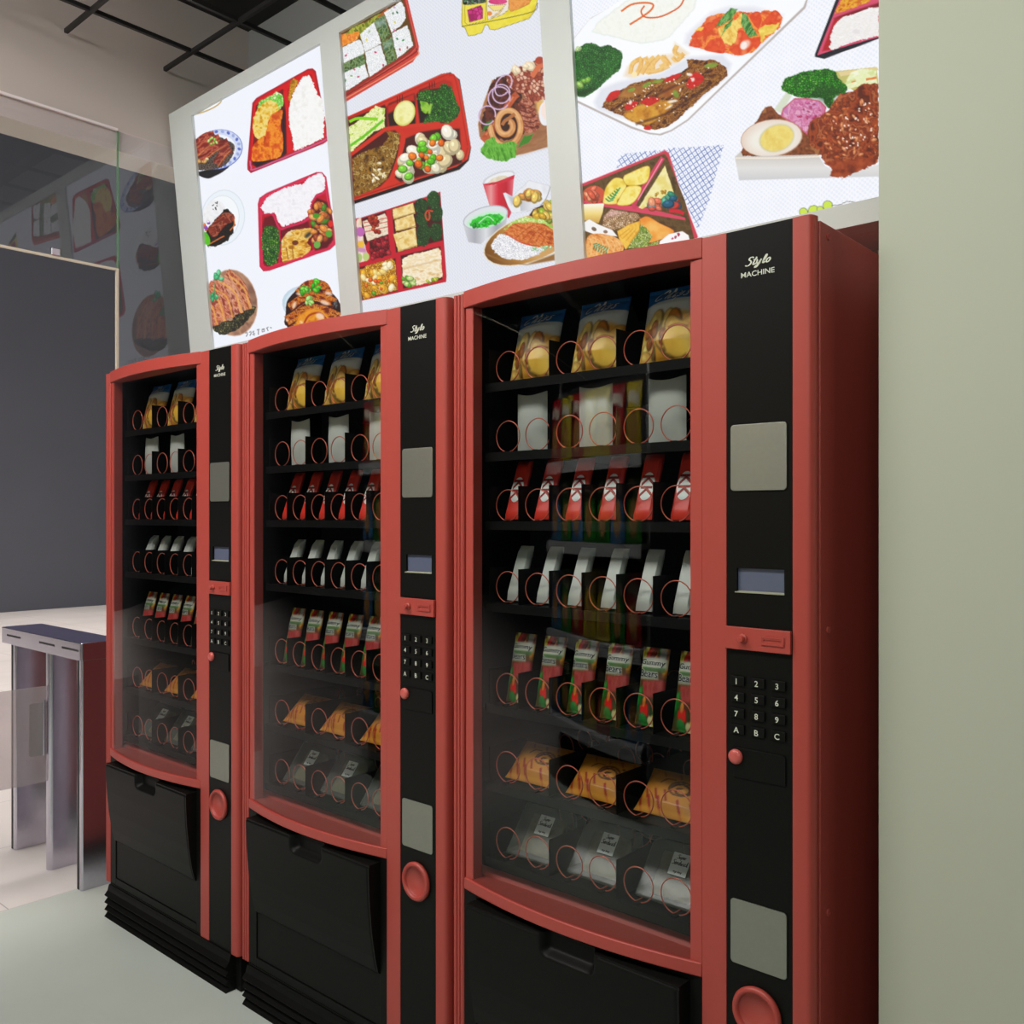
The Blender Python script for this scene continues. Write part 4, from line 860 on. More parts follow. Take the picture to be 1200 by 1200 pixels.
    p.poly([(80, 640), (130, 610), (200, 650), (300, 690), (340, 740), (180, 730), (100, 700)], (246, 244, 242), edge=(190, 180, 170), ew=.8).ell(165, 685, 20, 14, 30, (120, 100, 80)).ell(250, 705, 16, 12, 10, (140, 110, 90))
    p.poly([(500, 610), (560, 590), (650, 640), (760, 710), (560, 790), (520, 690)], ('n', [(226, 110, 30), (240, 160, 60), (246, 200, 110)], 8), sm=True, edge=(200, 90, 20), ew=1).poly([(400, 830), (520, 650), (570, 700), (600, 740), (560, 800), (640, 770), (650, 810)], ('v', [(120, 150, 50), (170, 190, 90), (210, 216, 150), (90, 120, 40)], 2.2, (90, 110, 40), .3), rough=.8)
    p.poly([(335, 700), (420, 650), (510, 620), (500, 700), (400, 840), (350, 760)], ('n', [(226, 160, 40), (246, 206, 90), (236, 180, 60)], 6, 1.8, 60, 2), edge=(190, 120, 30), ew=.9)
    for k in range(4):
        p.line([(350 + k * 26, 740 + k * 16), (430 + k * 22, 680 + k * 4)], 5, (200, 130, 40), op=.7)
    p.poly([(650, 775), (720, 720), (820, 700), (865, 730), (880, 790), (640, 840)], (250, 247, 246), edge=(200, 180, 170), ew=.7).bits([(740, 760), (790, 710), (800, 750)], 4, 9, [(190, 50, 90)], seed=85)
    p.poly([(100, 900), (110, 760), (160, 720), (280, 730), (360, 770), (385, 830), (330, 880)], ('n', [(206, 110, 40), (236, 160, 80), (246, 200, 130), (226, 140, 60)], 4, 2, 20, 1.6), sm=True)
    for k in range(6):
        p.line([(130 + k * 40, 740 + k * 6), (150 + k * 42, 810), (140 + k * 40, 880)], 7, (246, 210, 150), op=.7)
    for k in range(6):
        p.line([(160 + k * 18, 800 + k * 10), (190 + k * 16, 790 + k * 6)], 9, (60, 150, 110)).line([(170 + k * 18, 806 + k * 10), (160 + k * 18, 836 + k * 8)], 8, (50, 140, 100))


def emit_mat(name):
    m = bpy.data.materials.new(name); m.use_nodes = True
    nt = m.node_tree; b = nt.nodes['Principled BSDF']
    a = nt.nodes.new('ShaderNodeAttribute'); a.attribute_name = 'Col'
    b.inputs['Base Color'].default_value = (0.02, 0.02, 0.02, 1); b.inputs['Roughness'].default_value = 0.5; b.inputs['Specular IOR Level'].default_value = 0.1
    nt.links.new(a.outputs['Color'], b.inputs['Emission Color']); b.inputs['Emission Strength'].default_value = 0.97
    return m


LIT = emit_mat('backlit_print')
labels = ['backlit menu panel on the left with two red lunch boxes and pork dishes',
          'middle backlit menu panel with rice balls and a five compartment red tray',
          'backlit menu panel on the right with a white meal tray and a halved egg']
for k, ((x0, x1), fn, step, tint) in enumerate(zip(OPEN, (menu1, menu2, menu3), (0.0024, 0.0021, 0.0017), ((243, 246, 254), (232, 234, 242), (247, 249, 255)))):
    nu, nv = int((x1 - x0) / step), int((WB - WT) / step)
    gx, gw = np.meshgrid(np.linspace(x0 + .0005, x1 - .0005, nu), np.linspace(WT + .0005, WB - .0005, nv))
    gx, gw = gx.ravel(), gw.ravel()
    d = 0.010
    p3 = np.stack([gx, FY + gw * SP + d * CP, FZ - gw * CP + d * SP], 1)
    px, py = to_photo(p3)
    p = Paint(px, py, tint)
    dots = (np.sin(gx * 2 * math.pi / 0.0105) * np.sin(gw * 2 * math.pi / 0.0105) > 0.15) if k else (np.sin((gx + gw) * 2 * math.pi / 0.012) > 0.5)
    p.c[dots] -= (11, 10, 6) if k else (3, 3, 2)
    fn(p)
    mb = MB(); mb.grid([tuple(q) for q in p3], nu, nv)
    o = mb.build('menu_panel', LIT, fixn=False)
    col = np.ones((len(px), 4), np.float32); col[:, :3] = p.linear()
    at_ = o.data.color_attributes.new('Col', 'FLOAT_COLOR', 'POINT'); at_.data.foreach_set('color', col.ravel())
    tag(o, labels[k], 'menu panel', 'backlit menu panels')

# ================================================================ VENDING MACHINES
# local frame: x=0 right edge of the black column, y=0 the front plane (y grows to the back), z=0 floor
M = empty('vending_machine', (0, 0, 0))
ARC_C, ARC_H, SAG = -0.455, 0.290, 0.034


def arc(x, off=0.0):
    return -SAG * (1 - ((x - ARC_C) / ARC_H) ** 2) + off


def band(x0, x1, z0, z1, thick=None, back=None, n=36, off=0.0):
    """a strip that follows the bowed door front"""
    mb = MB(); xs_ = np.linspace(x0, x1, n)
    f = [(x, arc(x, off)) for x in xs_]
    b = [(x, back if back is not None else arc(x, off + thick)) for x in xs_[::-1]]
    return mb.prism(f + b, z0, z1)


cab = MB()
cab.box(-0.775, -0.756, 0.0265, 0.68, 0.10, 1.812)
cab.box(-0.160, 0.0355, 0.0265, 0.68, 0.10, 1.812)
cab.box(-0.756, -0.160, 0.66, 0.68, 0.10, 1.812)
cab.box(-0.756, -0.160, 0.0265, 0.66, 1.795, 1.812)
cab.box(-0.756, -0.160, 0.0265, 0.66, 0.10, 0.53)
cab.build('cabinet', RED, M, bevel=0.002)
for z in (1.792, 1.149, 0.687):
    MB().lathe((0.0355, 0.057, z), [(0.0062, -0.001), (0.0062, 0.0012), (0.0045, 0.0022), (0.0018, 0.0008)], 'x', 16).build('screw', RED, M, smooth=True)
li = MB()
li.add([(-0.7545, 0.03, 0.534), (-0.162, 0.03, 0.534), (-0.162, 0.03, 1.793), (-0.7545, 0.03, 1.793),
        (-0.7545, 0.62, 0.534), (-0.162, 0.62, 0.534), (-0.162, 0.62, 1.793), (-0.7545, 0.62, 1.793)],
       [(0, 1, 5, 4), (1, 2, 6, 5), (2, 3, 7, 6), (3, 0, 4, 7), (4, 5, 6, 7)])
li.build('interior_lining', LINER, M, fixn=False)
MB().box(-0.735, 0.030, 0.012, 0.64, 0.002, 0.104).build('plinth', BLACK, M, bevel=0.002)
sk = [(0.012, 0.0), (-0.019, 0.0)]
for k in range(4):
    z = k * 0.0237
    sk += [(-0.019, z + 0.001), (-0.0085, z + 0.0135), (-0.019 if k < 3 else -0.006, z + 0.0237)]
sk += [(-0.003, 0.1035), (0.012, 0.1035)]
MB().prism(sk, -0.744, 0.004, 'x').build('kick_skirt', BLACK, M)
# red uprights
MB().prism([(-0.7774, 0.0262), (-0.7774, 0.007), (-0.7755, 0.002), (-0.7715, 0), (-0.7665, 0), (-0.7650, 0.0035), (-0.7630, 0.0035), (-0.7615, 0.0), (-0.7570, 0),
            (-0.7555, 0.0035), (-0.7535, 0.0035), (-0.752, 0), (-0.7475, 0), (-0.7445, 0.003), (-0.7445, 0.0262)], 0.108, 1.814).build('hinge_upright', RED, M, bevel=0.0008)
MB().prism([(0.0007, 0.0), (0.023, 0.0), (0.0275, 0.0012), (0.0310, 0.0040), (0.0335, 0.009), (0.0350, 0.016), (0.0345, 0.0205), (0.0315, 0.0225), (0.0315, 0.0262), (0.0007, 0.0262)], 0.103, 1.817).build('edge_upright', RED, M, smooth=True, bevel=0.0006)
MB().box(-0.1645, -0.1176, 0.0, 0.0262, 0.104, 1.817).build('door_upright', RED, M, bevel=0.0012)
# door frame
MB().box(-0.7425, -0.7390, 0.006, 0.030, 0.5345, 1.782).box(-0.7390, -0.7165, 0.002, 0.030, 0.5345, 1.782).box(-0.1885, -0.1648, 0.0010, 0.030, 0.5345, 1.782).build('door_frame', RED, M, bevel=0.0015)
band(-0.744, -0.1648, 1.783, 1.8185, back=0.030).build('top_rail', RED, M, smooth=True, bevel=0.0012)
br_ = band(-0.742, -0.1648, 0.535, 0.5595, back=0.030)
br_.build('bottom_rail', RED, M, smooth=True, bevel=0.002)
MB().prism([(0.031, 0.535), (0.031, 0.556), (0.0435, 0.5565), (0.058, 0.568), (0.062, 0.568), (0.062, 0.535)], -0.7515, -0.1648, 'x').build('sill', RED, M, bevel=0.0008)
g = MB(); n = 40; xs_ = np.linspace(-0.7165, -0.1883, n)
g.grid([(x, arc(x, 0.006), z) for z in (0.5595, 1.783) for x in xs_], n, 2)
g.build('door_glass', GLASS, M, smooth='all')
# black control column, with the display window left open
cp = MB()
cp.box(-0.1174, 0.0005, 0.0012, 0.026, 1.2478, 1.8165).box(-0.1174, 0.0005, 0.0012, 0.026, 0.100, 1.2075)
cp.box(-0.1174, -0.0988, 0.0012, 0.026, 1.2075, 1.2478).box(-0.0140, 0.0005, 0.0012, 0.026, 1.2075, 1.2478)
cp.build('control_column', BLACK, M)
MB().box(-0.0988, -0.0140, 0.0065, 0.012, 1.2075, 1.2478).build('display', SCREEN, M)
MB().prism([(-0.0005, 1.2066), (-0.0005, 1.2080), (0.0064, 1.2098), (0.0064, 1.2066)], -0.1015, -0.0137, 'x').build('display_ledge', LEDGE, M)
for z0, z1 in ((1.3778, 1.4888), (0.5824, 0.6905)):
    MB().prism(rrect(-0.1092, -0.0088, z0, z1, 0.0065), -0.0016, 0.0012, 'y').build('steel_plate', STEEL, M, bevel=0.0006)


def front_text(name, vf, x, z, y, m, parent, rot=0.0):
    v, f = vf
    ca, sa = math.cos(rot), math.sin(rot)
    return MB().add([(x + p[0] * ca - p[1] * sa, y, z + p[0] * sa + p[1] * ca) for p in v], f).build(name, m, parent, fixn=False)


front_text('lettering', script_verts('Stylo', 0.0470, 0.14, 0.28, squash=0.80, gap=1.22), -0.0603, 1.7578, 0.0008, INK, M)
front_text('lettering', text_verts('MACHINE', 0.0600, 0.0088, 0.010), -0.0608, 1.7392, 0.0008, INK, M)
# lock plate
lp = MB().prism(rrect(-0.1188, -0.0006, 1.1118, 1.1492, 0.001, 2), -0.006, 0.0012, 'y').build('lock_plate', RED, M, bevel=0.0008)
MB().lathe((-0.0835, -0.006, 1.1305), [(0.0078, 0.0), (0.0078, -0.003), (0.0060, -0.0045), (0.0058, -0.0105), (0.0045, -0.0120), (0.001, -0.0122)], 'y', 28).build('lock_knob', RED, lp, smooth=True)
sl = MB()
for k, (e, y0) in enumerate(((0.0, -0.0082), (0.0026, -0.0075))):
    x0, x1, z0, z1 = -0.0516 + e, -0.0106 - e, 1.1235 + e, 1.1378 - e
    sl.box(x0, x1, y0, -0.006, z0, z0 + 0.0026).box(x0, x1, y0, -0.006, z1 - 0.0026, z1).box(x0, x0 + 0.0026, y0, -0.006, z0, z1).box(x1 - 0.0026, x1, y0, -0.006, z0, z1)
sl.build('card_slot', RED, lp)
# keypad
keys = ['123', '456', '789', 'ABC']
key_me = None
for r in range(4):
    for q in range(3):
        x0 = -0.1084 + q * 0.0364; z1 = 1.0660 - r * 0.0272
        if key_me is None:
            ko = MB().prism([(0, 0), (0.0250, 0), (0.0250, -0.0155), (0, -0.0155)], -0.0026, 0.0012, 'y').build('key', BLACK, M, bevel=0.0007)
            key_me = ko
        else:
            ko = key_me.copy(); C.objects.link(ko); ko.parent = M
        ko.location = (x0, 0, z1)
        front_text('digit', text_verts(keys[r][q], None, 0.0098, 0.012), 0.0106, -0.0088, -0.0029, INK, ko)
# coin flap and push button
fl = MB().prism([(-0.104, 0.896), (-0.0106, 0.896), (-0.0106, 0.9405), (-0.0125, 0.9443), (-0.016, 0.9455), (-0.104, 0.9462)], -0.0016, 0.0012, 'y').build('coin_flap', BLACK, M, bevel=0.0008)
MB().lathe((-0.0985, 0.0, 0.9305), [(0.0118, 0.0012), (0.0128, -0.003), (0.0124, -0.006), (0.0098, -0.0085), (0.0055, -0.0098), (0.0008, -0.0101)], 'y', 32).build('push_button', mat('red_button', (0.55, 0.10, 0.085), 0.3), M, smooth='all')
# coin return cup
cr = MB().lathe((-0.0605, 0.0, 0.5113), [(0.0425, 0.0012), (0.0438, -0.004), (0.0415, -0.0088), (0.0375, -0.0098), (0.0340, -0.0080), (0.0325, -0.0035), (0.0320, -0.0018), (0.0005, -0.0018)], 'y', 48)
cr.build('coin_return', RED, M, smooth='all')
# lower black panel
lp_ = MB()
lp_.box(-0.7440, -0.7070, 0.002, 0.026, 0.104, 0.5345).box(-0.1905, -0.1650, 0.002, 0.026, 0.104, 0.5345)
lp_.box(-0.7070, -0.1905, 0.002, 0.026, 0.104, 0.1310).box(-0.7070, -0.1905, 0.002, 0.026, 0.5225, 0.5345)
lp_.box(-0.7055, -0.1920, 0.0045, 0.026, 0.1330, 0.5225)
lp_.box(-0.742, -0.166, 0.0003, 0.003, 0.104, 0.1085)
lp_.build('lower_panel', BLACK, M, bevel=0.001)
# delivery flap: swells outwards to the top, with a finger scoop
fu, fv = 180, 110
us = np.linspace(-0.706, -0.1915, fu); vs = np.linspace(0.256, 0.521, fv)
prof_z = np.array([0.256, 0.262, 0.30, 0.36, 0.43, 0.48, 0.512, 0.521]); prof_y = np.array([0.0035, -0.003, -0.0120, -0.0215, -0.0282, -0.0308, -0.0315, -0.0300])
U, V = np.meshgrid(us, vs)
Y = np.interp(V, prof_z, prof_y)
hx, hz, hw, hh, rr = -0.4395, 0.500, 0.068, 0.0245, 0.020
dx = np.maximum(np.abs(U - hx) - (hw - rr), 0); dz = np.maximum(hz - hh + rr - V, 0)
sd = np.where(V > hz - hh + rr, np.abs(U - hx) - hw, np.sqrt(dx ** 2 + dz ** 2) - rr)
t_ = np.clip(-sd / 0.017, 0, 1); Y = Y + 0.021 * (t_ * t_ * (3 - 2 * t_))
Y = Y + 0.0016 * ((np.abs(V - 0.5155) < 0.0013) & (sd > 0.002)) + 0.0016 * ((np.abs(U + 0.1975) < 0.0018) & (V < 0.5155))
fm = MB()
pts = [(float(a), float(b), float(c_)) for a, b, c_ in zip(U.ravel(), Y.ravel(), V.ravel())]
fm.grid(pts, fu, fv)
nb = len(fm.v)
rim = [j * fu + fu - 1 for j in range(fv)] + [(fv - 1) * fu + i for i in range(fu - 2, -1, -1)] + [j * fu for j in range(fv - 2, -1, -1)]
fm.v += [(fm.v[i][0], 0.0044, fm.v[i][2]) for i in rim]
fm.f += [(rim[k], nb + k, nb + k + 1, rim[k + 1]) for k in range(len(rim) - 1)]
fm.build('delivery_flap', BLACK, M, smooth=True)

# trays, dividers and coils
RX = [-0.6674 + 0.0833 * k for k in range(6)]
ROWZ = [1.655, 1.506, 1.3585, 1.183, 0.9645, 0.797, 0.634]
ROWN = [3, 3, 6, 6, 6, 3, 3]
RC = 0.0332


def coil_path(turns=2.5, pitch=0.07):
    """front ring, a straight run back along the tray under the goods, then the rear turns"""
    P = []
    for k in range(39):
        th = -math.pi / 2 + 0.17 + (2 * math.pi - 0.34) * k / 38.0
        P.append((RC * math.cos(th), 0.0, RC * math.sin(th)))
    x, _, z = P[-1]
    P += [(x, 0.006, z), (x, 0.05, z), (x, 0.165, z)]
    for k in range(1, int(turns * 24)):
        th = -math.pi / 2 - 0.17 + 2 * math.pi * k / 24.0
        P.append((RC * math.cos(th), 0.165 + pitch * k / 24.0, RC * math.sin(th)))
    return P


coil_o = MB().tube(coil_path(), 0.00125, 6).build('coil', COPPER, None, smooth='all')
tray_o = {}
for nslots in (3, 6):
    tb = MB(); pz = RC + 0.0016
    tb.box(-0.7165, -0.2065, 0.040, 0.56, -pz - 0.004, -pz)
    tb.box(-0.7165, -0.2065, 0.038, 0.041, -pz - 0.018, -pz + 0.0008)
    for k in range(nslots + 1):
        x = -0.7090 + k * 0.4998 / nslots
        tb.box(x - 0.0008, x + 0.0008, 0.044, 0.50, -pz, 0.0405)
    for x in RX:
        tb.box(x - 0.006, x + 0.006, 0.046, 0.062, -pz, -pz + 0.0026)
    tray_o[nslots] = tb
for z, ns in zip(ROWZ, ROWN):
    t = tray_o[ns].build('tray', TRAY, M) if not isinstance(tray_o[ns], bpy.types.Object) else None
    if t is None:
        t = tray_o[ns].copy(); C.objects.link(t); t.parent = M
    tray_o[ns] = t
    t.location = (0, 0, z)
    for x in RX:
        c = coil_o.copy(); C.objects.link(c); c.parent = t; c.location = (x, 0.058, 0)
bpy.data.objects.remove(coil_o)

MX = [-0.6457 - 0.8306 * k for k in range(3)]      # nearest, middle, farthest
names = ['red vending machine nearest the grey green pier', 'red vending machine in the middle of the row of three', 'red vending machine farthest away, beside the glass partition']
machines = []
for k in range(3):
    o = M if k == 0 else copy_tree(M)
    o.location = (MX[k], 1.41, 0)
    tag(o, names[k], 'vending machine', 'red vending machines in a row')
    machines.append(o)

# ================================================================ TURNSTILE beside the doorway
T = empty('turnstile', (-3.64, 1.50, 0))
tag(T, 'brushed steel turnstile with three uprights beside the far machine', 'turnstile')
TY0 = -0.075          # front face in local y


def rslab(x0, x1, y0, y1, r, n=6):
    """plan of an upright: round nose at the front, square at the back"""
    pts = []
    for cx, a0 in ((x1 - r, 0), (x0 + r, -90)):
        for k in range(n + 1):
            a = math.radians(a0 - 90.0 * k / n); pts.append((cx + r * math.cos(a), y0 + r + r * math.sin(a)))
    return pts + [(x0, y1), (x1, y1)]


lid = MB().prism(rslab(-0.415, 0.330, TY0, 0.085, 0.010), 0.820, 0.8825).build('lid', CHROME, T, smooth=True, bevel=0.0012)
MB().prism(rslab(-0.411, 0.326, TY0 + 0.004, 0.081, 0.009), 0.8815, 0.8834).build('top_plate', mat('violet_top', (0.055, 0.053, 0.10), 0.35), lid, label='dark violet top plate')  # thin dark violet sheet over the lid
SLOT = mat('dark_slot', (0.02, 0.022, 0.022), 0.6)
for a, b in ((-0.352, -0.214), (-0.032, 0.108), (0.172, 0.312)):
    MB().box(a, b, TY0 - 0.0006, TY0 + 0.002, 0.8515, 0.8588).build('slot', SLOT, lid)
for x0, x1, grooved in ((-0.325, -0.276, 1), (0.006, 0.047, 0), (0.283, 0.329, 1)):
    u = MB().prism(rslab(x0, x1, TY0 + 0.004, 0.075, 0.008 if grooved else 0.019), 0.001, 0.820).build('upright', CHROME, T, smooth=True)
    if grooved:
        MB().box(x0 + 0.011, x0 + 0.024, TY0 + 0.0028, TY0 + 0.006, 0.002, 0.820).build('groove', SLOT, u)
wg = MB().box(0.016, 0.022, TY0 - 0.40, TY0 + 0.003, 0.334, 0.694).build('wing', WING, T, label='frosted glass wing', bevel=0.001)
MB().prism([(TY0 - 0.053, 0.440), (TY0 - 0.047, 0.434), (TY0 + 0.002, 0.434), (TY0 + 0.002, 0.634), (TY0 - 0.047, 0.634), (TY0 - 0.053, 0.628)], 0.006, 0.0155, 'x').build('hinge_plate', mat('hinge_grey', (0.13, 0.135, 0.12), 0.5), wg, bevel=0.001)
MB().tube([(0.031, TY0 - 0.008, 0.436), (0.031, TY0 - 0.008, 0.645)], 0.004, 10).build('hinge_pin', CHROME, wg, smooth=True)

# ================================================================ THE GOODS on the trays
PRINT = mat('printed_film', attr=True, rough=0.38, spec=0.5)
CARD = mat('white_card', (0.46, 0.47, 0.44), 0.6)
WRAP = mat('white_wrapper', (0.54, 0.56, 0.53), 0.35)
WHITE_INK = mat('white_lettering', (0.84, 0.87, 0.86), 0.5)
CLEAR = glass_mat('clear_plastic', (0.80, 0.82, 0.79), 0.07, 0.6, rough=0.34, haze=0.14, hazecol=(0.50, 0.52, 0.46))
BREAD = mat('sandwich_bread', (0.21, 0.175, 0.09), 0.8, noise=(160, 0.3, 3))


def bag_fn(wd, h, th, lean, seal=0.07):
    sl, cl = math.sin(lean), math.cos(lean)

    def f(u, v, side=1):
        b = th / 2 * max(0, 1 - abs(2 * u - 1) ** 2.6) ** 0.6 * max(0.0, min(1.0, (v - seal * .4) / 0.22, (1 - seal - v) / 0.2)) ** 0.6
        x = (u - 0.5) * wd * (1 - 0.05 * math.sin(math.pi * v)); s_ = v * h; b = (b + 0.0006) * (1 if side > 0 else -0.55)
        return (x, s_ * sl - b * cl, s_ * cl + b * sl)
    return f


def bag(name, f, nu, nv, paint, m=PRINT, zig=0.0):
    mb = MB(); P = []; uv = []
    for side in (1, -1):
        for j in range(nv):
            for i in range(nu):
                u, v = i / (nu - 1), j / (nv - 1)
                x, y, z = f(u, v, side)
                P.append((x, y, z)); uv.append((u, v))
    mb.grid(P[:nu * nv], nu, nv); mb.grid(P[nu * nv:], nu, nv, True)
    o_ = nu * nv
    rim = [i for i in range(nu)] + [j * nu + nu - 1 for j in range(1, nv)] + [(nv - 1) * nu + i for i in range(nu - 2, -1, -1)] + [j * nu for j in range(nv - 2, 0, -1)]
    mb.f += [(rim[k], rim[(k + 1) % len(rim)], o_ + rim[(k + 1) % len(rim)], o_ + rim[k]) for k in range(len(rim))]
    if paint is not None:
        uv = np.array(uv); p = Paint(uv[:, 0] * 100, (1 - uv[:, 1]) * 100, (200, 200, 200)); paint(p); mb.c = p.linear()
    return mb.build(name, m, None, smooth='all')


def on_bag(name, f, vf, u0, v0, wd, h, m, parent, lift=0.0009, curve=0.0):
    v, fc = vf; pts = []
    for a, b in v:
        x, y, z = f(u0 + a / wd, v0 + (b + curve * a * a) / h, 1)
        pts.append((x, y - lift, z + lift * .3))
    return MB().add(pts, fc).build(name, m, parent, fixn=False)


def paint_chips(p):
    p.at()
    p.poly([(-9, 26), (30, 21), (60, 20), (109, 22), (109, 109), (-9, 109)], (206, 212, 212), soft=1)
    p.poly([(-9, -9), (109, -9), (109, 21), (60, 20), (30, 22), (-9, 29)], ('n', [(24, 92, 164), (44, 116, 190)], 30), soft=1.2)
    p.poly([(-9, 66), (8, 50), (40, 42), (80, 40), (109, 46), (109, 109), (-9, 109)], ('n', [(206, 130, 30), (236, 176, 60), (220, 150, 50)], 22), soft=9)
    p.bits([(0, 58), (40, 46), (98, 46), (98, 98), (0, 98)], 22, 15, [(226, 160, 56), (206, 124, 40), (232, 180, 90), (170, 90, 30), (236, 196, 110)], asp=1.5, shade=.45, seed=101, soft=2)
    p.bits([(20, 54), (90, 50), (95, 95), (10, 95)], 10, 7, [(150, 84, 30), (130, 70, 24)], asp=1.3, seed=102, soft=2)
    p.ell(72, 74, 24, 22, 20, ('n', [(246, 206, 90), (236, 180, 60)], 14), soft=4).line([(55, 60), (70, 57), (88, 60)], 3, (150, 80, 20), soft=2)
    p.poly([(-9, 97), (109, 97), (109, 109), (-9, 109)], (226, 190, 70), soft=1.5)


def paint_gummy(p):
    p.at()
    p.poly([(-9, -9), (109, -9), (109, 109), (-9, 109)], ('n', [(26, 60, 20), (120, 30, 20), (60, 90, 30), (150, 50, 30)], 18, 2.2))
    p.bits([(0, 0), (30, 0), (30, 26), (0, 26)], 7, 11, [(210, 196, 50), (226, 214, 90)], seed=110, soft=2)
    p.bits([(20, 2), (100, 2), (100, 26), (30, 26)], 11, 11, [(200, 40, 30), (30, 120, 40), (220, 140, 40), (230, 80, 60), (140, 30, 30)], seed=111, soft=2)
    p.ell(78, 7, 14, 9, 20, (150, 150, 146), soft=5).ell(24, 9, 8, 6, 0, (226, 30, 20), soft=2)
    p.poly([(0, 14), (60, 12), (100, 14), (100, 27), (0, 28)], (190, 196, 180), soft=3, op=.92)
    p.poly([(0, 30), (74, 29), (80, 41), (0, 42)], (170, 176, 160), soft=3, op=.88)
    p.poly([(10, 26), (95, 25), (95, 31), (10, 31)], (60, 110, 60), soft=2, op=.8)
    p.poly([(20, 44), (109, 40), (109, 66), (20, 62)], ('n', [(156, 44, 44), (186, 70, 70), (130, 34, 26)], 12), soft=4)
    p.bits([(0, 58), (22, 58), (22, 80), (0, 80)], 7, 10, [(30, 130, 40), (60, 160, 50)], seed=112, soft=2)
    p.poly([(24, 74), (48, 72), (50, 86), (26, 88)], (226, 20, 14), soft=3, sm=True).ell(36, 70, 6, 7, 0, (220, 130, 50), soft=2)
    p.ell(34, 93, 16, 9, 10, ('n', [(20, 110, 40), (50, 150, 60)], 8), soft=3).ell(78, 90, 16, 11, -30, (226, 206, 40), soft=3).ell(60, 94, 10, 7, 0, (226, 220, 160), soft=3).ell(72, 79, 8, 7, 0, (20, 80, 30), soft=3).ell(74, 77, 2, 2, 0, (240, 240, 230), soft=2)
    p.poly([(88, 84), (109, 80), (109, 109), (86, 109)], (216, 190, 50), soft=4, op=.8)


def paint_bun(p):
    p.at()
    p.poly([(-9, -9), (109, -9), (109, 109), (-9, 109)], ('n', [(196, 124, 36), (214, 144, 52)], 26))
    for x0 in (4, 20, 36):
        p.line([(x0 + 2, 50), (x0 + 12, 74)], 3.4, (150, 36, 24), sm=False)
    for x0 in (-6, 10, 26, 58, 78):
        p.line([(x0 + 6, 66), (x0 + 18, 100)], 4, (160, 34, 24), sm=False)
    for x0 in (22, 48, 70, 90):
        p.line([(x0, 6), (x0 + 9, 22)], 3, (150, 60, 30), sm=False, op=.7)
    p.ell(62, 42, 20, 17, -10, (92, 52, 20), soft=1.5).ell(62, 42, 16.5, 13.5, -10, (206, 136, 46), soft=1.5)
    p.line([(46, 44), (54, 34), (66, 32), (76, 40), (74, 50), (64, 54), (56, 50), (58, 42), (66, 42)], 4, (86, 46, 18)).ell(66, 46, 5, 4, 0, (226, 160, 70))
    p.line([(26, 36), (36, 26), (50, 26)], 3, (110, 66, 26)).line([(80, 26), (92, 30), (96, 40)], 3, (110, 66, 26))
    p.poly([(-9, 90), (109, 90), (109, 109), (-9, 109)], (236, 164, 60), soft=5, op=.7)  # light on the rounded lower front edge, painted in as a paler band


W1, H1, L1 = 0.124, 0.156, math.radians(15)
f1 = bag_fn(W1, H1, 0.042, L1)
chips = bag('chips_bag', f1, 58, 66, paint_chips)
on_bag('lettering', f1, script_verts('Chips', 0.078, 0.10, 0.35, rise=0.05, squash=0.95, gap=1.3), 0.50, 0.868, W1, H1, WHITE_INK, chips)
W5, H5, L5 = 0.060, 0.150, math.radians(13)
f5 = bag_fn(W5, H5, 0.022, L5)
gummy = bag('gummy_bag', f5, 40, 70, paint_gummy)
for word, v0, wd in (('Gummy', 0.795, 0.053), ('Bears', 0.660, 0.041)):
    on_bag('lettering', f5, text_verts(word, wd, 0.0150, 0.045), 0.5 if word == 'Gummy' else 0.42, v0, W5, H5, WHITE_INK, gummy, 0.0008)
    on_bag('lettering', f5, text_verts(word, wd, 0.0140, 0.018), 0.5 if word == 'Gummy' else 0.42, v0, W5, H5, DARKINK, gummy, 0.0012)
W6, H6, L6 = 0.140, 0.098, math.radians(48)
f6 = bag_fn(W6, H6, 0.030, L6, 0.03)
bun = bag('pastry_bag', f6, 64, 48, paint_bun)
v_, fc_ = text_verts('LS', 0.015, 0.010, 0.02)
on_bag('lettering', f6, (np.stack([-v_[:, 1], v_[:, 0]], 1), fc_), 0.90, 0.34, W6, H6, WHITE_INK, bun)

# white pillow box with curved ends
bx_ = MB(); nu, nv = 13, 21
for side in (1, -1):
    P = []
    for j in range(nv):
        for i in range(nu):
            u, v = i / (nu - 1) * 2 - 1, j / (nv - 1)
            dip = 0.007 * (1 - u * u)
            z = 0.0 + v * 0.124 - dip * max(0, v - .5) * 2 + (dip * .0)
            P.append((u * 0.0415, -side * 0.013 * math.sqrt(max(0, 1 - u * u)) * (0.55 + .45 * math.sin(math.pi * v)), z))
    bx_.grid(P, nu, nv, side < 0)
pillow = bx_.build('pillow_box', CARD, None, smooth=True)

# red wafer bar and white bar: flat wrapped bars that lean back against the coil


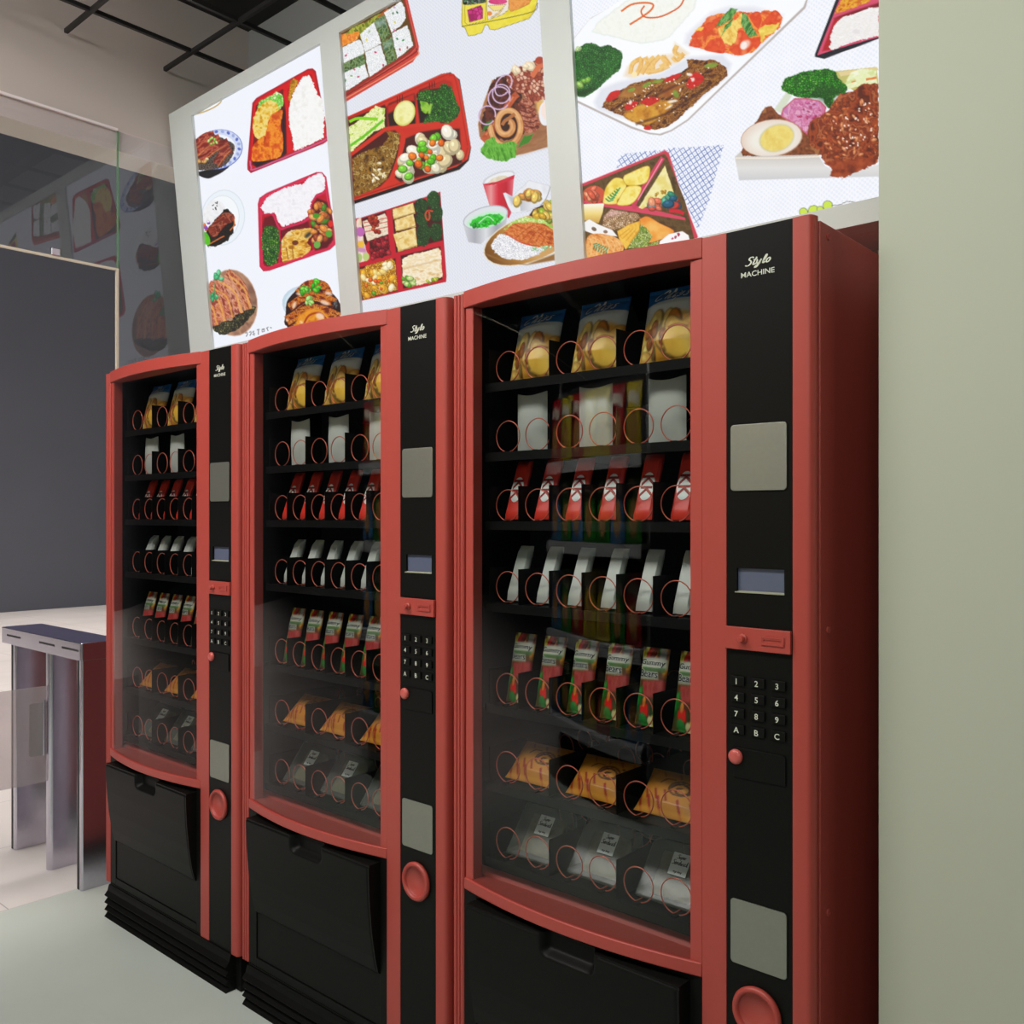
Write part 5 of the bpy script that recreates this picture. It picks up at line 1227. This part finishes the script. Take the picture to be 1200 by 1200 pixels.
def bar_mesh(wd, h, th, lean, crimp):
    sl, cl = math.sin(lean), math.cos(lean); prof = []
    for v in np.linspace(0, 1, 15):
        e = min(v, 1 - v) * h
        t = th / 2 * (1 if e > crimp else 0.12 + 0.88 * max(0, (e - crimp * .35)) / (crimp * .65))
        prof.append((v * h, t))
    mb = MB(); n = len(prof); nu = 9
    for side in (1, -1):
        P = []
        for s_, t in prof:
            for i in range(nu):
                u = i / (nu - 1) * 2 - 1; b = side * t * (1 if abs(u) < .8 else .35)
                P.append((u * wd / 2, s_ * sl - b * cl, s_ * cl + b * sl))
        mb.grid(P, nu, n, side < 0)
    o = nu * n
    rim = [i for i in range(nu)] + [j * nu + nu - 1 for j in range(1, n)] + [(n - 1) * nu + i for i in range(nu - 2, -1, -1)] + [j * nu for j in range(n - 2, 0, -1)]
    mb.f += [(rim[k], rim[(k + 1) % len(rim)], o + rim[(k + 1) % len(rim)], o + rim[k]) for k in range(len(rim))]
    return mb


L3 = math.radians(20); s3, c3 = math.sin(L3), math.cos(L3)
wafer = bar_mesh(0.042, 0.136, 0.014, L3, 0.008).build('wafer_bar', mat('red_wrapper', (0.72, 0.038, 0.022), 0.4), None, smooth=True)


def on_bar(name, vf, s0, lift, m, parent):
    v, f = vf
    return MB().add([(a, (s0 + b) * s3 - lift * c3, (s0 + b) * c3 + lift * s3) for a, b in v], f).build(name, m, parent, fixn=False)


t6 = np.linspace(0, 2 * math.pi, 32, endpoint=False)
on_bar('logo_oval', (np.stack([0.0165 * np.cos(t6), 0.0290 * np.sin(t6)], 1), [tuple(range(32))]), 0.066, 0.0076, WHITE_INK, wafer)
v_, fc_ = text_verts('KK', 0.046, 0.026, 0.03)
on_bar('lettering', (np.stack([v_[:, 1], -v_[:, 0]], 1), fc_), 0.066, 0.0080, mat('red_ink', (0.30, 0.012, 0.012), 0.5), wafer)
white = bar_mesh(0.037, 0.126, 0.020, math.radians(22), 0.012).build('white_bar', WRAP, None, smooth=True)

# sandwich in a clear wedge pack with a paper label
L7 = math.radians(40); s7, c7 = math.sin(L7), math.cos(L7)
pk = empty('sandwich_pack', (0, 0, 0))
MB().prism([(0.0, 0.003), (0.004, 0.0), (0.075, 0.0), (0.083, 0.006), (0.083, 0.090), (0.076, 0.096), (0.070, 0.093)], -0.067, 0.067, 'x').build('clamshell', CLEAR, pk, bevel=0.004, smooth=True)
MB().prism([(0.020, 0.006), (0.072, 0.006), (0.074, 0.076)], -0.046, 0.046, 'x').build('sandwich', BREAD, pk, bevel=0.003)


def on_pack(name, vf, a0, s0, lift, m, par):
    v, f = vf; nx, nz = -0.090, 0.070; q = math.hypot(nx, nz); ny_, nz_ = nx / q, nz / q; dy, dz = 0.070 / q, 0.090 / q
    return MB().add([(a0 + a, (s0 + b) * dy + lift * ny_ - 0.0005, 0.003 + (s0 + b) * dz + lift * nz_) for a, b in v], f).build(name, m, par, fixn=False)


lb = on_pack('label', ([(-0.0195, -0.0215), (0.0195, -0.0215), (0.0195, 0.0215), (-0.0195, 0.0215)], [(0, 1, 2, 3)]), 0.008, 0.077, 0.0035, mat('white_label', (0.86, 0.90, 0.90), 0.6), pk)
on_pack('lettering', script_verts('Super', 0.021, 0.15, 0.2, squash=1.0), 0.008, 0.077 + 0.0130, 0.0040, DARKINK, lb)
on_pack('lettering', script_verts('Sandwich', 0.035, 0.15, 0.2, squash=1.15), 0.008, 0.077 + 0.0030, 0.0040, DARKINK, lb)
on_pack('lettering', script_verts('my bag', 0.019, 0.14, 0.2), 0.008, 0.077 - 0.0150, 0.0040, DARKINK, lb)

where = ['nearest machine', 'middle machine', 'farthest machine']
ord3 = ['leftmost', 'middle', 'rightmost']
ord6 = ['first from the left', 'second from the left', 'third from the left', 'fourth from the left', 'fifth from the left', 'sixth from the left']
x3 = [-0.6225 + 0.1672 * k for k in range(3)]
tz = [z - RC + 0.0026 for z in ROWZ]
plan = [(chips, x3, tz[0], 0.083, '{} chips bag with blue top on the top shelf of the {}', 'chips bag', 'chips bags on the top shelves'),
        (pillow, x3, tz[1], 0.086, '{} plain white box on the second shelf of the {}', 'box', 'white boxes on the second shelves'),
        (wafer, [x - 0.001 for x in RX], tz[2], 0.073, 'red wafer bar with white oval in the {}, {}', 'chocolate bar', 'red wafer bars on the third shelves'),
        (white, [x + 0.000 for x in RX], tz[3], 0.076, 'plain white bar in the {}, {}', 'bar', 'white bars on the fourth shelves'),
        (gummy, [x + 0.0105 for x in RX], tz[4], 0.074, 'gummy sweets bag in the {}, {}', 'sweets bag', 'gummy bags on the fifth shelves'),
        (bun, [x - 0.001 for x in x3], tz[5], 0.078, '{} orange pastry bag with red stripes in the {}', 'pastry bag', 'pastry bags on the sixth shelves'),
        (pk, [x + 0.001 for x in x3], tz[6], 0.072, '{} sandwich pack on the bottom shelf of the {}', 'sandwich', 'sandwich packs on the bottom shelves')]
for proto, xs_, z, y, lab, cat, grp in plan:
    first = True
    ob = [proto] + list(proto.children)
    z -= min(q.co.z for o in ob if o.type == 'MESH' for q in o.data.vertices)
    for k in range(3):
        for i, x in enumerate(xs_):
            o = proto if first else copy_tree(proto); first = False
            o.location = (MX[k] + x, 1.41 + y, z)
            tag(o, lab.format(ord3[i], where[k]) if len(xs_) == 3 else lab.format(where[k], ord6[i]), cat, grp)

# ================================================================ the snack shelf across the aisle (mirrored in the door glass)
G = empty('snack_shelf', (-2.35, -0.95, 0))
tag(G, 'grey snack shelf across the aisle, mirrored in the machine glass', 'shelf')
GREY = mat('shelf_grey', (0.42, 0.43, 0.44), 0.5)
MB().box(-0.76, 0.76, -0.20, -0.18, 0.02, 2.0).build('back_panel', mat('shelf_back', (0.05, 0.05, 0.055), 0.7), G)
for x in (-0.755, 0.715):
    MB().box(x, x + 0.04, -0.18, -0.14, 0.0, 2.05).build('post', GREY, G)
SZ = (0.34, 0.76, 1.21, 1.60)
for z in SZ:
    sh = MB().box(-0.75, 0.75, -0.18, 0.19, z - 0.02, z).build('shelf', GREY, G)
    MB().box(-0.75, 0.75, 0.19, 0.20, z - 0.055, z + 0.004).build('price_rail', GREY, sh)
FB = bag_fn(0.20, 0.33, 0.07, math.radians(6), 0.05)
cols = {'red': (170, 20, 24), 'yellow': (206, 186, 30), 'green': (30, 130, 26), 'blue': (50, 120, 170)}
protos = {}
for nm, c in cols.items():
    def pb(p, c=c):
        p.at()
        p.poly([(-9, -9), (109, -9), (109, 109), (-9, 109)], ('n', [tuple(v * .85 for v in c), c], 40))
        p.ell(50, 66, 26, 26, 0, ('n', [(140, 90, 44), (206, 160, 90), (110, 60, 30)], 16), soft=2).poly([(14, 18), (86, 12), (88, 28), (16, 34)], (226, 220, 200), soft=2)
    protos[nm] = bag('crisps_bag', FB, 16, 20, pb)
rows = (('blue', 'green', 'blue', 'yellow', 'red', 'green', 'blue'), ('blue', 'green', 'red', 'yellow', 'yellow', 'green', 'red'),
        ('blue', 'green', 'blue', 'green', 'green', 'blue', 'green'), ('red', 'yellow', 'red', 'yellow', 'yellow', 'red', 'yellow'))
used = set()
for z, row, lv in zip(SZ, rows, ('lowest shelf', 'second shelf up', 'third shelf up', 'top shelf')):
    for i, nm in enumerate(row):
        o = protos[nm] if nm not in used else protos[nm].copy()
        if nm in used: C.objects.link(o)
        used.add(nm)
        o.location = (-2.35 - 0.63 + 0.21 * i, -0.95 + 0.10, z + 0.002); o.rotation_euler = (0, 0, math.pi)
        tag(o, '%s crisps bag on the %s across the aisle, mirrored in the glass' % (nm, lv), 'crisps bag', 'crisps bags on the shelf across the aisle')
